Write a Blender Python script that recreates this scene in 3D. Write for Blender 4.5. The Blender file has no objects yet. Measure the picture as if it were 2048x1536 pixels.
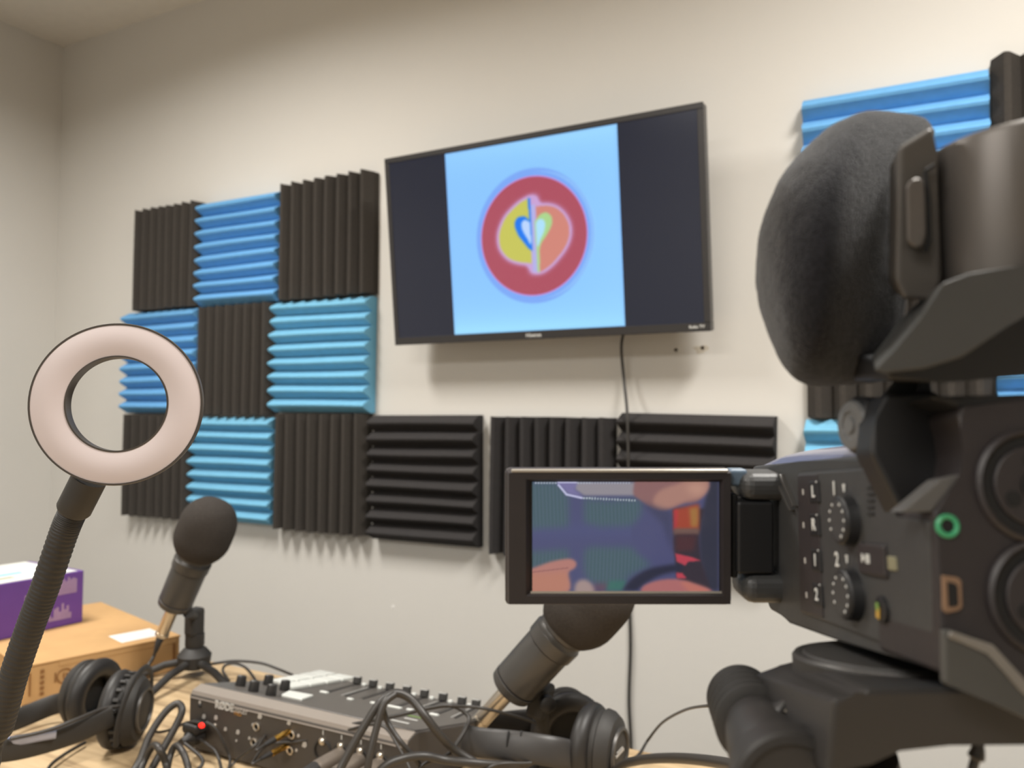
import bpy, bmesh, math, random
import numpy as np
from mathutils import Vector, Matrix, noise
random.seed(7)
SC = bpy.context.scene
COL = SC.collection
# ------------------------------------------------------------------ camera
YAW, PITCH, ROLL, FPX = 0.48635, 0.04231, 0.00576, 1594.55
EYE = Vector((0, 0, 1.17))
cy, sy, cp, sp = math.cos(YAW), math.sin(YAW), math.cos(PITCH), math.sin(PITCH)
FWD = Vector((-sy*cp, cy*cp, sp))
_r0 = Vector((cy, sy, 0)); _u0 = _r0.cross(FWD)
RT = _r0*math.cos(ROLL) + _u0*math.sin(ROLL)
UP = _u0*math.cos(ROLL) - _r0*math.sin(ROLL)
cd = bpy.data.cameras.new('camera'); cam = bpy.data.objects.new('camera', cd); COL.objects.link(cam)
cam.matrix_world = Matrix(((RT.x, UP.x, -FWD.x, EYE.x), (RT.y, UP.y, -FWD.y, EYE.y), (RT.z, UP.z, -FWD.z, EYE.z), (0, 0, 0, 1)))
cd.sensor_width = 36; cd.lens = FPX/2048*36; cd.clip_start = .01
cd.dof.use_dof = True; cd.dof.focus_distance = .385; cd.dof.aperture_fstop = 13.5
SC.camera = cam
# ------------------------------------------------------------------ world, lights, exposure
w = bpy.data.worlds.new('world'); SC.world = w; w.use_nodes = True
w.node_tree.nodes['Background'].inputs[0].default_value = (.9, .88, .85, 1)
w.node_tree.nodes['Background'].inputs[1].default_value = .05
SC.view_settings.view_transform = 'Standard'; SC.view_settings.look = 'None'
SC.view_settings.exposure = 0; SC.view_settings.gamma = 1; SC.view_settings.use_curve_mapping = False
def area(name, loc, sx, sy_, power, col=(1, .965, .91), spread=180):
    l = bpy.data.lights.new(name, 'AREA'); l.shape = 'RECTANGLE'; l.size = sx; l.size_y = sy_; l.energy = power; l.color = col; l.spread = math.radians(spread)
    o = bpy.data.objects.new(name, l); o.location = loc; COL.objects.link(o); return o
area('ceiling_lamp_and_fill', (-1.5, .53, 2.36), .3, .6, 29, spread=164)
area('ceiling_lamp_and_fill', (.35, .60, 2.36), .3, .6, 36, spread=168)
area('ceiling_lamp_and_fill', (-.6, -1.25, 2.36), 1.2, .6, 42, spread=172)  # unseen fill lamp added behind the viewpoint to brighten gear and lower wall
# ------------------------------------------------------------------ rays from the viewpoint used to measure real positions
def ray(px, py): return FWD + RT*((px-1024)/FPX) - UP*((py-768)/FPX)
def dep(px, py, d): return EYE + ray(px, py)*d
def onz(px, py, z):
    r = ray(px, py); return EYE + r*((z-EYE.z)/r.z)
def ony(px, py, y):
    r = ray(px, py); return EYE + r*(y/r.y)
def onplane(px, py, p, n):
    r = ray(px, py); return EYE + r*((p-EYE).dot(n)/r.dot(n))
def horiz(x, d, z): return Vector((cy*x - sy*d, sy*x + cy*d, z))      # x to the right, d away from the viewer, z height
TZ = .75
# ------------------------------------------------------------------ materials
def lin(c): return tuple(((v/255)/12.92 if v/255 <= .04045 else ((v/255+.055)/1.055)**2.4) for v in c)
MATS = {}
def mat(name, rgb, rough=.5, metal=0, vary=.06, scale=60, bump=0, bscale=400, emit=0, spec=.5, coat=0, sheen=0):
    if name in MATS: return MATS[name]
    m = bpy.data.materials.new(name); m.use_nodes = True; nt = m.node_tree; N = nt.nodes; L = nt.links
    b = N['Principled BSDF']; c = lin(rgb)
    tc = N.new('ShaderNodeTexCoord'); nz = N.new('ShaderNodeTexNoise'); nz.inputs['Scale'].default_value = scale; nz.inputs['Detail'].default_value = 3
    L.new(tc.outputs['Object'], nz.inputs['Vector'])
    rp = N.new('ShaderNodeValToRGB')
    rp.color_ramp.elements[0].position = .3; rp.color_ramp.elements[1].position = .7
    rp.color_ramp.elements[0].color = tuple(v*(1-vary) for v in c)+(1,); rp.color_ramp.elements[1].color = tuple(min(1, v*(1+vary)) for v in c)+(1,)
    L.new(nz.outputs['Fac'], rp.inputs['Fac']); L.new(rp.outputs['Color'], b.inputs['Base Color'])
    b.inputs['Roughness'].default_value = rough; b.inputs['Metallic'].default_value = metal
    b.inputs['Specular IOR Level'].default_value = spec; b.inputs['Coat Weight'].default_value = coat
    if sheen: b.inputs['Sheen Weight'].default_value = sheen; b.inputs['Sheen Roughness'].default_value = .4
    if emit: b.inputs['Emission Color'].default_value = c+(1,); b.inputs['Emission Strength'].default_value = emit
    if bump:
        n2 = N.new('ShaderNodeTexNoise'); n2.inputs['Scale'].default_value = bscale; n2.inputs['Detail'].default_value = 2
        L.new(tc.outputs['Object'], n2.inputs['Vector'])
        bp = N.new('ShaderNodeBump'); bp.inputs['Strength'].default_value = bump; bp.inputs['Distance'].default_value = .002
        L.new(n2.outputs['Fac'], bp.inputs['Height']); L.new(bp.outputs['Normal'], b.inputs['Normal'])
    MATS[name] = m; return m
PAINT = mat('wall_paint', (206, 203, 197), .75, vary=.012, scale=3, bump=.12, bscale=90)
CEIL = mat('ceiling_paint', (222, 216, 205), .9, vary=.02, scale=30, bump=.5, bscale=60)
FLOOR = mat('floor_carpet', (112, 111, 110), .95, vary=.2, scale=120, bump=.5, bscale=300)
FOAMK = mat('dark_foam', (66, 62, 58), .95, vary=.08, scale=200, bump=.25, bscale=600, spec=.15)
FOAMJ = mat('near_black_foam', (58, 56, 56), .95, vary=.08, scale=200, bump=.25, bscale=600, spec=.15)
FOAMB = mat('blue_foam', (108, 168, 218), .95, vary=.04, scale=60, bump=.25, bscale=600, spec=.15)
FOAMC = mat('cyan_blue_foam', (118, 180, 212), .95, vary=.04, scale=60, bump=.25, bscale=600, spec=.15)
BLK = mat('black_plastic', (34, 33, 32), .45, vary=.05)
BLKM = mat('matt_black_plastic', (44, 42, 40), .62, vary=.08, bump=.05)
RUB = mat('black_rubber', (36, 34, 33), .5, vary=.06)
DEEP = mat('deep_black', (10, 10, 11), .7)
CABLE = mat('cable_rubber', (50, 47, 44), .45, vary=.06)
GREYM = mat('dark_grey_metal', (76, 74, 72), .4, metal=.45, vary=.04)
SILV = mat('satin_nickel', (205, 196, 182), .28, metal=.95, vary=.03)
GOLD = mat('gold_plating', (214, 170, 84), .25, metal=1, vary=.03)
WHITE = mat('white_silicone', (206, 208, 203), .45, vary=.01)
PRINT = mat('white_print', (196, 196, 192), .6, vary=.02)
ORANGE = mat('orange_print', (176, 124, 50), .6, vary=.02)
REDLED = mat('red_lamp', (255, 40, 30), .4, emit=1.6)
CARD = mat('kraft_cardboard', (184, 146, 98), .85, vary=.05, scale=25, bump=.1, bscale=500)
CARDD = mat('brown_carton_ink', (132, 92, 52), .9)
LBL = mat('white_paper_label', (226, 224, 220), .6, vary=.02)
PURP = mat('purple_print_card', (98, 62, 142), .5, vary=.05, scale=20)
MAUVE = mat('mauve_ink', (158, 132, 168), .6, vary=.08)
CAMG = mat('camcorder_grey', (53, 53, 53), .5, vary=.05, scale=300, bump=.06, bscale=1500)
CAMD = mat('camcorder_dark', (40, 35, 36), .5, vary=.05, scale=300, bump=.06, bscale=1500)
CAMK = mat('camcorder_black', (20, 20, 22), .5, vary=.05)
TOPG = mat('gloss_grey_blue_reflection', (98, 104, 130), .22, vary=.03, coat=.3)  # grey plastic with a bluish reflection painted into its base colour
HOUS = mat('microphone_housing', (92, 87, 83), .42, metal=.35, vary=.03)
CAPF = mat('windscreen_foam', (29, 29, 33), .95, vary=.45, scale=1100, bump=.5, bscale=2200, spec=.2, sheen=.3)
BALLF = mat('ball_foam', (58, 54, 51), .95, vary=.12, scale=350, bump=.4, bscale=700, spec=.15)
DIFF = mat('ring_diffuser', (196, 184, 183), .45, vary=.015, scale=20)
RINGB = mat('ring_casing', (62, 56, 50), .4, vary=.04)
GREEN = mat('green_jack', (58, 150, 105), .4)
BRONZE = mat('bronze_trim', (138, 110, 88), .4, metal=.3)
AMBER = mat('amber_button', (176, 140, 60), .5)
LIME = mat('green_button', (110, 140, 70), .5)
TVB = mat('tv_bezel', (46, 44, 44), .3, vary=.03)
PLUGM = mat('worn_nickel', (128, 118, 108), .4, metal=.6)
def wood():
    m = bpy.data.materials.new('light_oak_laminate'); m.use_nodes = True; nt = m.node_tree; N = nt.nodes; L = nt.links; b = N['Principled BSDF']
    tc = N.new('ShaderNodeTexCoord'); mp = N.new('ShaderNodeMapping'); mp.inputs['Scale'].default_value = (1.4, 16, 4); mp.inputs['Rotation'].default_value = (0, 0, .12)
    L.new(tc.outputs['Object'], mp.inputs['Vector'])
    n1 = N.new('ShaderNodeTexNoise'); n1.inputs['Scale'].default_value = 3.2; n1.inputs['Detail'].default_value = 6; n1.inputs['Distortion'].default_value = .7
    L.new(mp.outputs['Vector'], n1.inputs['Vector'])
    rp = N.new('ShaderNodeValToRGB'); e = rp.color_ramp.elements
    e[0].position = .3; e[0].color = lin((142, 120, 92))+(1,); e[1].position = .62; e[1].color = lin((196, 172, 136))+(1,)
    x = rp.color_ramp.elements.new(.45); x.color = lin((180, 155, 120))+(1,)
    L.new(n1.outputs['Fac'], rp.inputs['Fac']); L.new(rp.outputs['Color'], b.inputs['Base Color']); b.inputs['Roughness'].default_value = .5
    return m
WOOD = wood()
def screenmat(name, strength, rough=.12):
    m = bpy.data.materials.new(name); m.use_nodes = True; nt = m.node_tree; N = nt.nodes; b = N['Principled BSDF']
    a = N.new('ShaderNodeAttribute'); a.attribute_name = 'Col'
    b.inputs['Base Color'].default_value = (.01, .01, .012, 1); b.inputs['Roughness'].default_value = rough
    nt.links.new(a.outputs['Color'], b.inputs['Emission Color']); b.inputs['Emission Strength'].default_value = strength
    return m
# ------------------------------------------------------------------ objects
def tag(o, label=None, cat=None, group=None, kind=None):
    if label: o['label'] = label
    if cat: o['category'] = cat
    if group: o['group'] = group
    if kind: o['kind'] = kind
    return o
def empty(name, M):
    if not isinstance(M, Matrix): M = Matrix.Translation(M)
    o = bpy.data.objects.new(name, None); o.empty_display_size = .02; COL.objects.link(o); o.matrix_basis = M; o['_m'] = 1
    return o
def wm(o):
    m = o.matrix_basis.copy(); p = o.parent
    while p: m = p.matrix_basis @ m; p = p.parent
    return m
def obj(name, bm, m, parent=None, smooth=None, local=False):
    """link bm (in world coordinates unless local) as one mesh object"""
    bmesh.ops.recalc_face_normals(bm, faces=bm.faces)
    me = bpy.data.meshes.new(name)
    if parent is not None and not local: bm.transform(wm(parent).inverted())
    bm.to_mesh(me); bm.free()
    if smooth is not None:
        me.shade_smooth()
        try: me.set_sharp_from_angle(angle=math.radians(smooth))
        except Exception: pass
    if isinstance(m, (list, tuple)):
        for q in m: me.materials.append(q)
    else: me.materials.append(m)
    o = bpy.data.objects.new(name, me); COL.objects.link(o)
    if parent is not None: o.parent = parent
    return o
def BM(): return bmesh.new()
def frame(o, x, y=None, z=None):
    """matrix with origin o and axes x,y,z"""
    x = x.normalized()
    if z is None: y = y.normalized(); z = x.cross(y).normalized(); y = z.cross(x)
    else: z = z.normalized(); y = z.cross(x).normalized(); x = y.cross(z)
    return Matrix(((x.x, y.x, z.x, o.x), (x.y, y.y, z.y, o.y), (x.z, y.z, z.z, o.z), (0, 0, 0, 1)))
def axisframe(o, z, hint=Vector((0, 0, 1))):
    z = z.normalized()
    if abs(z.dot(hint)) > .95: hint = Vector((1, 0, 0))
    x = hint.cross(z).normalized(); return frame(o, x, None, z)
def box(bm, M, a, b, bev=0, seg=2):
    vs = [bm.verts.new(M @ Vector((x, y, z))) for z in (a[2], b[2]) for y in (a[1], b[1]) for x in (a[0], b[0])]
    fs = [bm.faces.new([vs[i] for i in f]) for f in ((0, 2, 3, 1), (4, 5, 7, 6), (0, 1, 5, 4), (2, 6, 7, 3), (0, 4, 6, 2), (1, 3, 7, 5))]
    if bev:
        es = list({e for f in fs for e in f.edges})
        bmesh.ops.bevel(bm, geom=es, offset=bev, segments=seg, affect='EDGES', profile=.5)
    return bm
def slab(bm, A, B, bev=0, seg=2):
    """solid between two matching closed outlines"""
    va = [bm.verts.new(p) for p in A]; vb = [bm.verts.new(p) for p in B]; n = len(A)
    fs = [bm.faces.new(va), bm.faces.new(vb[::-1])]
    for i in range(n): fs.append(bm.faces.new((va[i], vb[i], vb[(i+1) % n], va[(i+1) % n])))
    if bev:
        es = list({e for f in fs for e in f.edges})
        bmesh.ops.bevel(bm, geom=es, offset=bev, segments=seg, affect='EDGES', profile=.5, clamp_overlap=True)
    return bm
def prism(bm, M, pts, z0, z1, bev=0, seg=2):
    return slab(bm, [M @ Vector((x, y, z0)) for x, y in pts], [M @ Vector((x, y, z1)) for x, y in pts], bev, seg)
def lathe(bm, M, prof, seg=32, sx=1, sy_=1, shift=None):
    rings = []
    for k, (z, r) in enumerate(prof):
        dx, dy = shift(z) if shift else (0, 0)
        if r < 1e-6: rings.append([bm.verts.new(M @ Vector((dx, dy, z)))]); continue
        rings.append([bm.verts.new(M @ Vector((dx+r*sx*math.cos(2*math.pi*i/seg), dy+r*sy_*math.sin(2*math.pi*i/seg), z))) for i in range(seg)])
    for a, b in zip(rings, rings[1:]):
        if len(a) == 1 and len(b) == 1: continue
        for i in range(seg):
            j = (i+1) % seg
            if len(a) == 1: bm.faces.new((a[0], b[j], b[i]))
            elif len(b) == 1: bm.faces.new((a[i], a[j], b[0]))
            else: bm.faces.new((a[i], a[j], b[j], b[i]))
    for r in (rings[0], rings[-1]):
        if len(r) > 2: bm.faces.new(r)
    return bm
def ringlathe(bm, M, prof, seg=64):
    """closed profile revolved: prof list of (z,r) loop"""
    n = len(prof); R_ = []
    for i in range(seg):
        a = 2*math.pi*i/seg
        R_.append([bm.verts.new(M @ Vector((r*math.cos(a), r*math.sin(a), z))) for z, r in prof])
    for i in range(seg):
        A, B = R_[i], R_[(i+1) % seg]
        for k in range(n): bm.faces.new((A[k], A[(k+1) % n], B[(k+1) % n], B[k]))
    return bm
def catmull(P, n=8):
    out = []; Q = [P[0]*2-P[1]]+list(P)+[P[-1]*2-P[-2]]
    for i in range(1, len(Q)-2):
        a, b, c, d = Q[i-1:i+3]
        for k in range(n):
            t = k/n; out.append(.5*((2*b)+(c-a)*t+(2*a-5*b+4*c-d)*t*t+(3*b-a-3*c+d)*t**3))
    out.append(P[-1].copy()); return out
def tube(bm, P, r, seg=10, flat=None):
    """sweep along P; r number or function(t)"""
    n = len(P); T = [(P[min(i+1, n-1)]-P[max(i-1, 0)]).normalized() for i in range(n)]
    nrm = T[0].orthogonal().normalized()
    if flat is not None: nrm = (flat-T[0]*flat.dot(T[0])).normalized()
    rings = []
    for i in range(n):
        nrm = (nrm-T[i]*nrm.dot(T[i])).normalized(); bi = T[i].cross(nrm); rr = r(i/(n-1)) if callable(r) else r
        rx, ry = rr if isinstance(rr, tuple) else (rr, rr)
        rings.append([bm.verts.new(P[i]+nrm*(rx*math.cos(2*math.pi*k/seg))+bi*(ry*math.sin(2*math.pi*k/seg))) for k in range(seg)])
    for a, b in zip(rings, rings[1:]):
        for k in range(seg): bm.faces.new((a[k], a[(k+1) % seg], b[(k+1) % seg], b[k]))
    bm.faces.new(rings[0][::-1]); bm.faces.new(rings[-1]); return bm
def text(body, M, size, m, parent, name='lettering', depth=.0002, bold=0, align='CENTER', sx=1):
    cu = bpy.data.curves.new(name, 'FONT'); cu.body = body; cu.size = size; cu.extrude = depth; cu.align_x = align; cu.align_y = 'CENTER'
    cu.offset = bold; cu.materials.append(m); cu.resolution_u = 3
    t = bpy.data.objects.new(name, cu); COL.objects.link(t); dg = bpy.context.evaluated_depsgraph_get(); dg.update()
    me = bpy.data.meshes.new_from_object(t.evaluated_get(dg)); bpy.data.objects.remove(t); me.name = name
    if not me.materials: me.materials.append(m)
    o = bpy.data.objects.new(name, me); COL.objects.link(o)
    if parent is not None: o.parent = parent; o.matrix_basis = wm(parent).inverted() @ M @ Matrix.Diagonal((sx, 1, 1, 1))
    else: o.matrix_basis = M
    return o
I4 = Matrix.Identity(4)
def poly_mask(U, V, P):
    inside = np.zeros(U.shape, bool); n = len(P)
    for i in range(n):
        x1, y1 = P[i]; x2, y2 = P[(i+1) % n]
        if y1 == y2: continue
        c = ((y1 > V) != (y2 > V)) & (U < (x2-x1)*(V-y1)/(y2-y1)+x1); inside ^= c
    return inside.astype(float)
def blur(a, k):
    if k < 1: return a
    for ax in (0, 1):
        for _ in range(2):
            pad = [(0, 0), (0, 0)]; pad[ax] = (k+1, k); c = np.cumsum(np.pad(a, pad, mode='edge'), axis=ax)
            n = a.shape[ax]; hi = np.take(c, range(2*k+1, 2*k+1+n), axis=ax); lo = np.take(c, range(0, n), axis=ax); a = (hi-lo)/(2*k+1)
    return a
def picture(name, M, wd, ht, nx, ny, paint, m, parent):
    """flat lit picture: a grid in the xz plane of M whose colours are worked out by paint(U,V)"""
    U, V = np.meshgrid((np.arange(nx)+.0)/(nx-1), np.arange(ny)/(ny-1)); rgb = paint(U, V)
    co = np.stack([U*wd, 0*U, V*ht], -1).reshape(-1, 3)
    idx = np.arange(nx*ny).reshape(ny, nx); f = np.stack([idx[:-1, :-1], idx[:-1, 1:], idx[1:, 1:], idx[1:, :-1]], -1).reshape(-1, 4)
    me = bpy.data.meshes.new(name); me.from_pydata(co.tolist(), [], f.tolist())
    ca = me.color_attributes.new('Col', 'FLOAT_COLOR', 'POINT')
    c = np.clip(rgb, 0, 255)/255; c = np.where(c <= .04045, c/12.92, ((c+.055)/1.055)**2.4)
    ca.data.foreach_set('color', np.concatenate([c.reshape(-1, 3), np.ones((nx*ny, 1))], 1).ravel().astype(np.float32))
    me.materials.append(m); o = bpy.data.objects.new(name, me); COL.objects.link(o); o.parent = parent; o.matrix_basis = wm(parent).inverted() @ M
    return o
# ================================================================== ROOM
WY, XL, XR, YF, CH = 1.6166, -2.567, 2.1, -2.3, 2.404
def struct(name, a, b, m):
    return tag(obj(name, box(BM(), I4, a, b), m), kind='structure')
wallb = struct('wall_back', (XL-.1, WY, 0), (XR+.1, WY+.1, CH), PAINT)
struct('wall_left', (XL-.1, YF, 0), (XL, WY, CH), PAINT)
struct('wall_right', (XR, YF, 0), (XR+.1, WY, CH), PAINT)
struct('wall_front', (XL-.1, YF-.1, 0), (XR+.1, YF, CH), PAINT)
struct('floor', (XL-.1, YF-.1, -.1), (XR+.1, WY+.1, 0), FLOOR)
struct('ceiling', (XL-.1, YF-.1, CH), (XR+.1, WY+.1, CH+.1), CEIL)
BASEM = mat('baseboard_paint', (215, 210, 200), .5)
struct('baseboard_back', (XL, WY-.012, 0), (XR, WY, .09), BASEM)
struct('baseboard_left', (XL, YF, 0), (XL+.012, WY-.012, .09), BASEM)
# marks in the wall: two screw holes below the television and a filler spot
HOLE = mat('hole_dark', (70, 62, 52), .9); PLAS = mat('plaster_scar', (190, 182, 168), .9, bump=.3)
def on_wall(px, py): return ony(px, py, WY)
for px, py, r in ((1352, 700, .004), (1405, 696, .005)):
    c = on_wall(px, py)
    obj('screw_hole', lathe(BM(), axisframe(c+Vector((0, .004, 0)), Vector((0, -1, 0))), [(0, r*.5), (.0045, r), (.0048, r*.7)], 10), HOLE, wallb)
c = on_wall(1402, 699)
bm = BM(); pts = [(.013*(1+.35*math.sin(3*a)+.2*math.cos(5*a))*math.cos(a), .010*(1+.3*math.sin(2*a+1))*math.sin(a)) for a in [i*2*math.pi/22 for i in range(22)]]
obj('plaster_scar', prism(bm, frame(c, Vector((1, 0, 0)), None, Vector((0, -1, 0))), pts, 0, .0006), PLAS, wallb)
c = on_wall(786, 1214)
obj('filler_spot', lathe(BM(), axisframe(c, Vector((0, -1, 0))), [(0, .0045), (.0008, .004), (.001, 0)], 10), LBL, wallb)
# ================================================================== FOAM TILES
def foam_mesh(wx, hz, vertical, nw, seed, tip=.05, base=.018):
    """one wedge tile: x right, y towards the wall (0 = wall), z up; ridges along z (vertical) or x"""
    rnd = random.Random(seed); A, B = (wx, hz) if vertical else (hz, wx)      # A across the ridges, B along
    prof = []; p = A/nw
    for i in range(nw):
        s = i*p; h = tip*(1+rnd.uniform(-.04, .04)); 
        if i == 0: prof.append((0, base+.002))
        prof += [(s+p*.38, h-.003), (s+p*.5, h), (s+p*.62, h-.003), (s+p, base+.002)]
    nB = 9; bm = BM(); rows = []
    ph = rnd.uniform(0, 6)
    for k in range(nB+1):
        t = B*k/nB; row = []
        for j, (a, d) in enumerate(prof):
            wob = .0009*math.sin(ph+a*33+t*11)
            e = .003*math.sin(j*1.3+ph) if k in (0, nB) else 0
            tt = t+(e if k == 0 else -e)*.4
            row.append((a+wob*(0 < j < len(prof)-1), tt, d))
        row = [(row[0][0], t, 0)]+row+[(row[-1][0], t, 0)]
        rows.append([bm.verts.new((a, -d, b) if vertical else (b, -d, a)) for a, b, d in row])
    for r0, r1 in zip(rows, rows[1:]):
        for j in range(len(r0)-1): bm.faces.new((r0[j], r0[j+1], r1[j+1], r1[j]))
        bm.faces.new((r0[-1], r0[0], r1[0], r1[-1]))
    bm.faces.new(rows[0]); bm.faces.new(rows[-1][::-1])
    return bm
TILES = [  # x0, x1, z0, z1 (z from eye height), blue?, vertical?, rotation, label
 (-2.13, -1.858, .315, .618, 0, 1, 0, 'dark foam tile at the top left corner of the checkered wall block'),
 (-1.855, -1.55, .312, .612, 1, 0, .004, 'blue foam tile with horizontal ridges in the top row, between two dark tiles'),
 (-1.545, -1.238, .308, .620, 0, 1, -.006, 'dark foam tile with vertical ridges, top row, nearest the television'),
 (-2.168, -1.853, .008, .312, 1, 0, 0, 'blue foam tile partly seen through and above the ring light'),
 (-1.852, -1.567, .004, .309, 0, 1, .004, 'dark foam tile at the centre of the checkered block of nine'),
 (-1.564, -1.243, .012, .307, 1, 0, .008, 'cyan blue foam tile at the right end of the middle row'),
 (-2.158, -1.868, -.296, .004, 0, 1, 0, 'dark foam tile in the bottom left corner of the block, below the ring light'),
 (-1.866, -1.559, -.290, -.002, 1, 0, 0, 'blue foam tile in the bottom row, directly behind the small microphone'),
 (-1.552, -1.250, -.295, .008, 0, 1, 0, 'dark foam tile with vertical ridges, bottom row right, beside the black horizontal tile'),
 (-1.231, -.927, -.300, .005, 2, 0, -.006, 'near-black foam tile with horizontal ridges under the left end of the television'),
 (-.900, -.600, -.305, .003, 2, 1, .004, 'near-black foam tile with vertical ridges, half hidden by the flip-out screen'),
 (-.588, -.274, -.292, .013, 2, 0, .02, 'near-black foam tile with horizontal ridges crossed by the hanging television cord'),
 (-.213, .094, .309, .614, 1, 0, 0, 'blue foam tile above the furry windscreen, at the top right of the photo'),
 (-.211, .094, .004, .308, 0, 1, 0, 'dark foam tile mostly hidden behind the windscreen and camcorder'),
 (-.214, .094, -.300, .001, 1, 0, 0, 'blue foam tile showing a scrap beside the clamp knob of the camcorder'),
 (.097, .402, .318, .628, 0, 1, 0, 'dark foam tile in the top right corner, beside the blue tile'),
 (.096, .402, .010, .316, 1, 0, 0, 'blue foam tile at the right edge, just above the camcorder body'),
]
for i, (x0, x1, z0, z1, c, v, rot, lab) in enumerate(TILES):
    m = [FOAMK, FOAMB, FOAMJ][c]
    if i in (5, 7, 14): m = FOAMC
    bm = foam_mesh(x1-x0-.001, z1-z0-.001, bool(v), 8 if i < 12 else 7, i)
    bm.transform(Matrix.Translation((x0, WY, z0+EYE.z)) @ Matrix.Rotation(rot, 4, 'Y'))
    o = obj('foam_tile', bm, m, smooth=25); tag(o, lab, 'acoustic foam', 'wedge foam tiles on the back wall')
# ================================================================== TELEVISION
b0 = Vector((-1.1125, 1.517, EYE.z+.1675)); t0 = Vector((-1.1125, 1.466, EYE.z+.595))
upv = (t0-b0); TH = upv.length; TW = .7385; upv.normalize(); xv = Vector((1, 0, .008)).normalized()
TM = frame(b0, xv, None, upv)                     # x right, y to the wall, z up the panel
tv = tag(empty('television', TM), 'flat black television tilted forward on the wall, showing a round red logo', 'television')
bz = .012; chin = .017
bm = BM(); box(bm, TM, (0, .004, 0), (TW, .030, TH), .003); obj('casing', bm, TVB, tv)
bm = BM(); box(bm, TM, (.06, .030, .05), (TW-.06, .062, TH-.10), .008); obj('rear_housing', bm, BLKM, tv)
bm = BM()
for a, b in (((0, 0), (TW, chin)), ((0, TH-bz), (TW, TH)), ((0, chin), (bz, TH-bz)), ((TW-bz, chin), (TW, TH-bz))):
    box(bm, TM, (a[0], 0, a[1]), (b[0], .006, b[1]), .0008, 1)
obj('bezel', bm, TVB, tv)
SCRK = mat('tv_black_screen', (14, 15, 22), .18, vary=0)
_b = SCRK.node_tree.nodes['Principled BSDF']; _b.inputs['Emission Color'].default_value = lin((42, 46, 62))+(1,); _b.inputs['Emission Strength'].default_value = .55
bm = BM(); box(bm, TM, (bz, .002, chin), (TW-bz, .0045, TH-bz)); scr = obj('screen', bm, SCRK, tv)
nTV = (TM.to_3x3() @ Vector((0, -1, 0))); TMi = TM.inverted()
def tvl(px, py): return TMi @ onplane(px, py, TM @ Vector((0, .0015, 0)), nTV)
cs = [tvl(*p) for p in ((891, 302), (1236, 237), (908, 671), (1248, 648))]
ix0 = (cs[0].x+cs[2].x)/2; ix1 = (cs[1].x+cs[3].x)/2; iz0 = chin+.001; iz1 = TH-bz-.001
print('tv image', [tuple(round(v, 4) for v in c) for c in cs], TW, TH)
def smooth(P, n=6):
    return [(v.x, v.y) for v in catmull([Vector((x, y, 0)) for x, y in P], n)]
def logo(U, V):
    U = U; n = U.shape[1]; C = lambda r, g, b: np.array([r, g, b], float)
    out = np.zeros(U.shape+(3,)); out[:] = C(136, 196, 252)
    def over(a, c):
        nonlocal out
        a = np.clip(a, 0, 1)[..., None]; out = out*(1-a)+c*a
    edge = np.minimum(V, 1-V)
    over(.75*np.exp(-(1-V)/.09)*(.4+.6*U), C(172, 232, 255)); over(.8*np.exp(-V/.10), C(168, 236, 255))
    over(.5*np.clip(U-.6, 0, 1)*2, C(150, 212, 254))
    def ell(cx_, cz, rx, rz): return np.sqrt(((U-cx_)/rx)**2+((V-cz)/rz)**2)
    d = ell(.515, .497, .347, .358); over(np.clip((1-d)/.03, 0, 1)*.8, C(118, 160, 244))
    d2 = ell(.545, .497, .325, .335); over(np.clip((1-d2)/.02, 0, 1)*(d > .93)*.5, C(150, 205, 252))
    d = ell(.511, .497, .307, .310); over(np.clip((1.02-d)/.01, 0, 1)*.6, C(236, 120, 190)); over(np.clip((1-d)/.015, 0, 1), C(172, 76, 94))
    yl = smooth([(.498, .696), (.45, .68), (.40, .648), (.351, .603), (.318, .54), (.313, .49), (.323, .444), (.362, .397), (.416, .372), (.499, .356)])+[(.499, .696)]
    orr = [(.536, .649)]+smooth([(.536, .649), (.598, .647), (.65, .63), (.69, .595), (.718, .54), (.719, .48), (.692, .421), (.628, .354), (.57, .316), (.542, .306)])
    k = max(2, n//110)
    my, mo = poly_mask(U, V, yl), poly_mask(U, V, orr)
    glow = blur(np.maximum(np.maximum(my, mo), ((U > .493) & (U < .545) & (V > .31) & (V < .70)).astype(float)), k*3); over(np.clip(glow*3.2, 0, 1)**1.2*.88, C(204, 172, 228))
    over(blur(my, 1), C(198, 196, 88)); over(blur(mo, 1), C(208, 132, 118))
    over(blur(((U > .505) & (U < .532) & (V > .31) & (V < .66)).astype(float), 1)*.9, C(176, 178, 232))
    bl = [(.494, .698), (.508, .696), (.507, .419), (.484, .435), (.428, .508)]+smooth([(.428, .508), (.409, .562), (.421, .598), (.454, .608), (.478, .600), (.496, .580)])
    over(blur(poly_mask(U, V, bl), 1), C(14, 118, 240))
    over(blur(poly_mask(U, V, smooth([(.499, .572), (.469, .587), (.449, .569), (.454, .533), (.478, .49), (.501, .457), (.499, .572)])), 1), C(186, 212, 252))
    gr = smooth([(.535, .579), (.56, .605), (.597, .611), (.625, .586), (.625, .549), (.597, .501), (.559, .455), (.547, .419)])+[(.544, .306), (.529, .308), (.528, .579)]
    over(blur(poly_mask(U, V, gr), 1), C(170, 212, 140))
    over(blur(poly_mask(U, V, smooth([(.532, .56), (.548, .579), (.572, .579), (.587, .558), (.581, .522), (.558, .48), (.535, .443), (.532, .56)])), 1), C(172, 224, 250))
    over(np.exp(-np.minimum(np.minimum(U, 1-U), edge)/.006)*.5, C(110, 160, 240))
    return out
LOGO = screenmat('screen_picture_light', 1.0)
picture('logo_picture', TM @ Matrix.Translation((ix0, .0012, iz0)), ix1-ix0, iz1-iz0, 300, 320, logo, LOGO, tv)
F_tv = frame(Vector((0, 0, 0)), xv, None, nTV).to_3x3().to_4x4()
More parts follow.
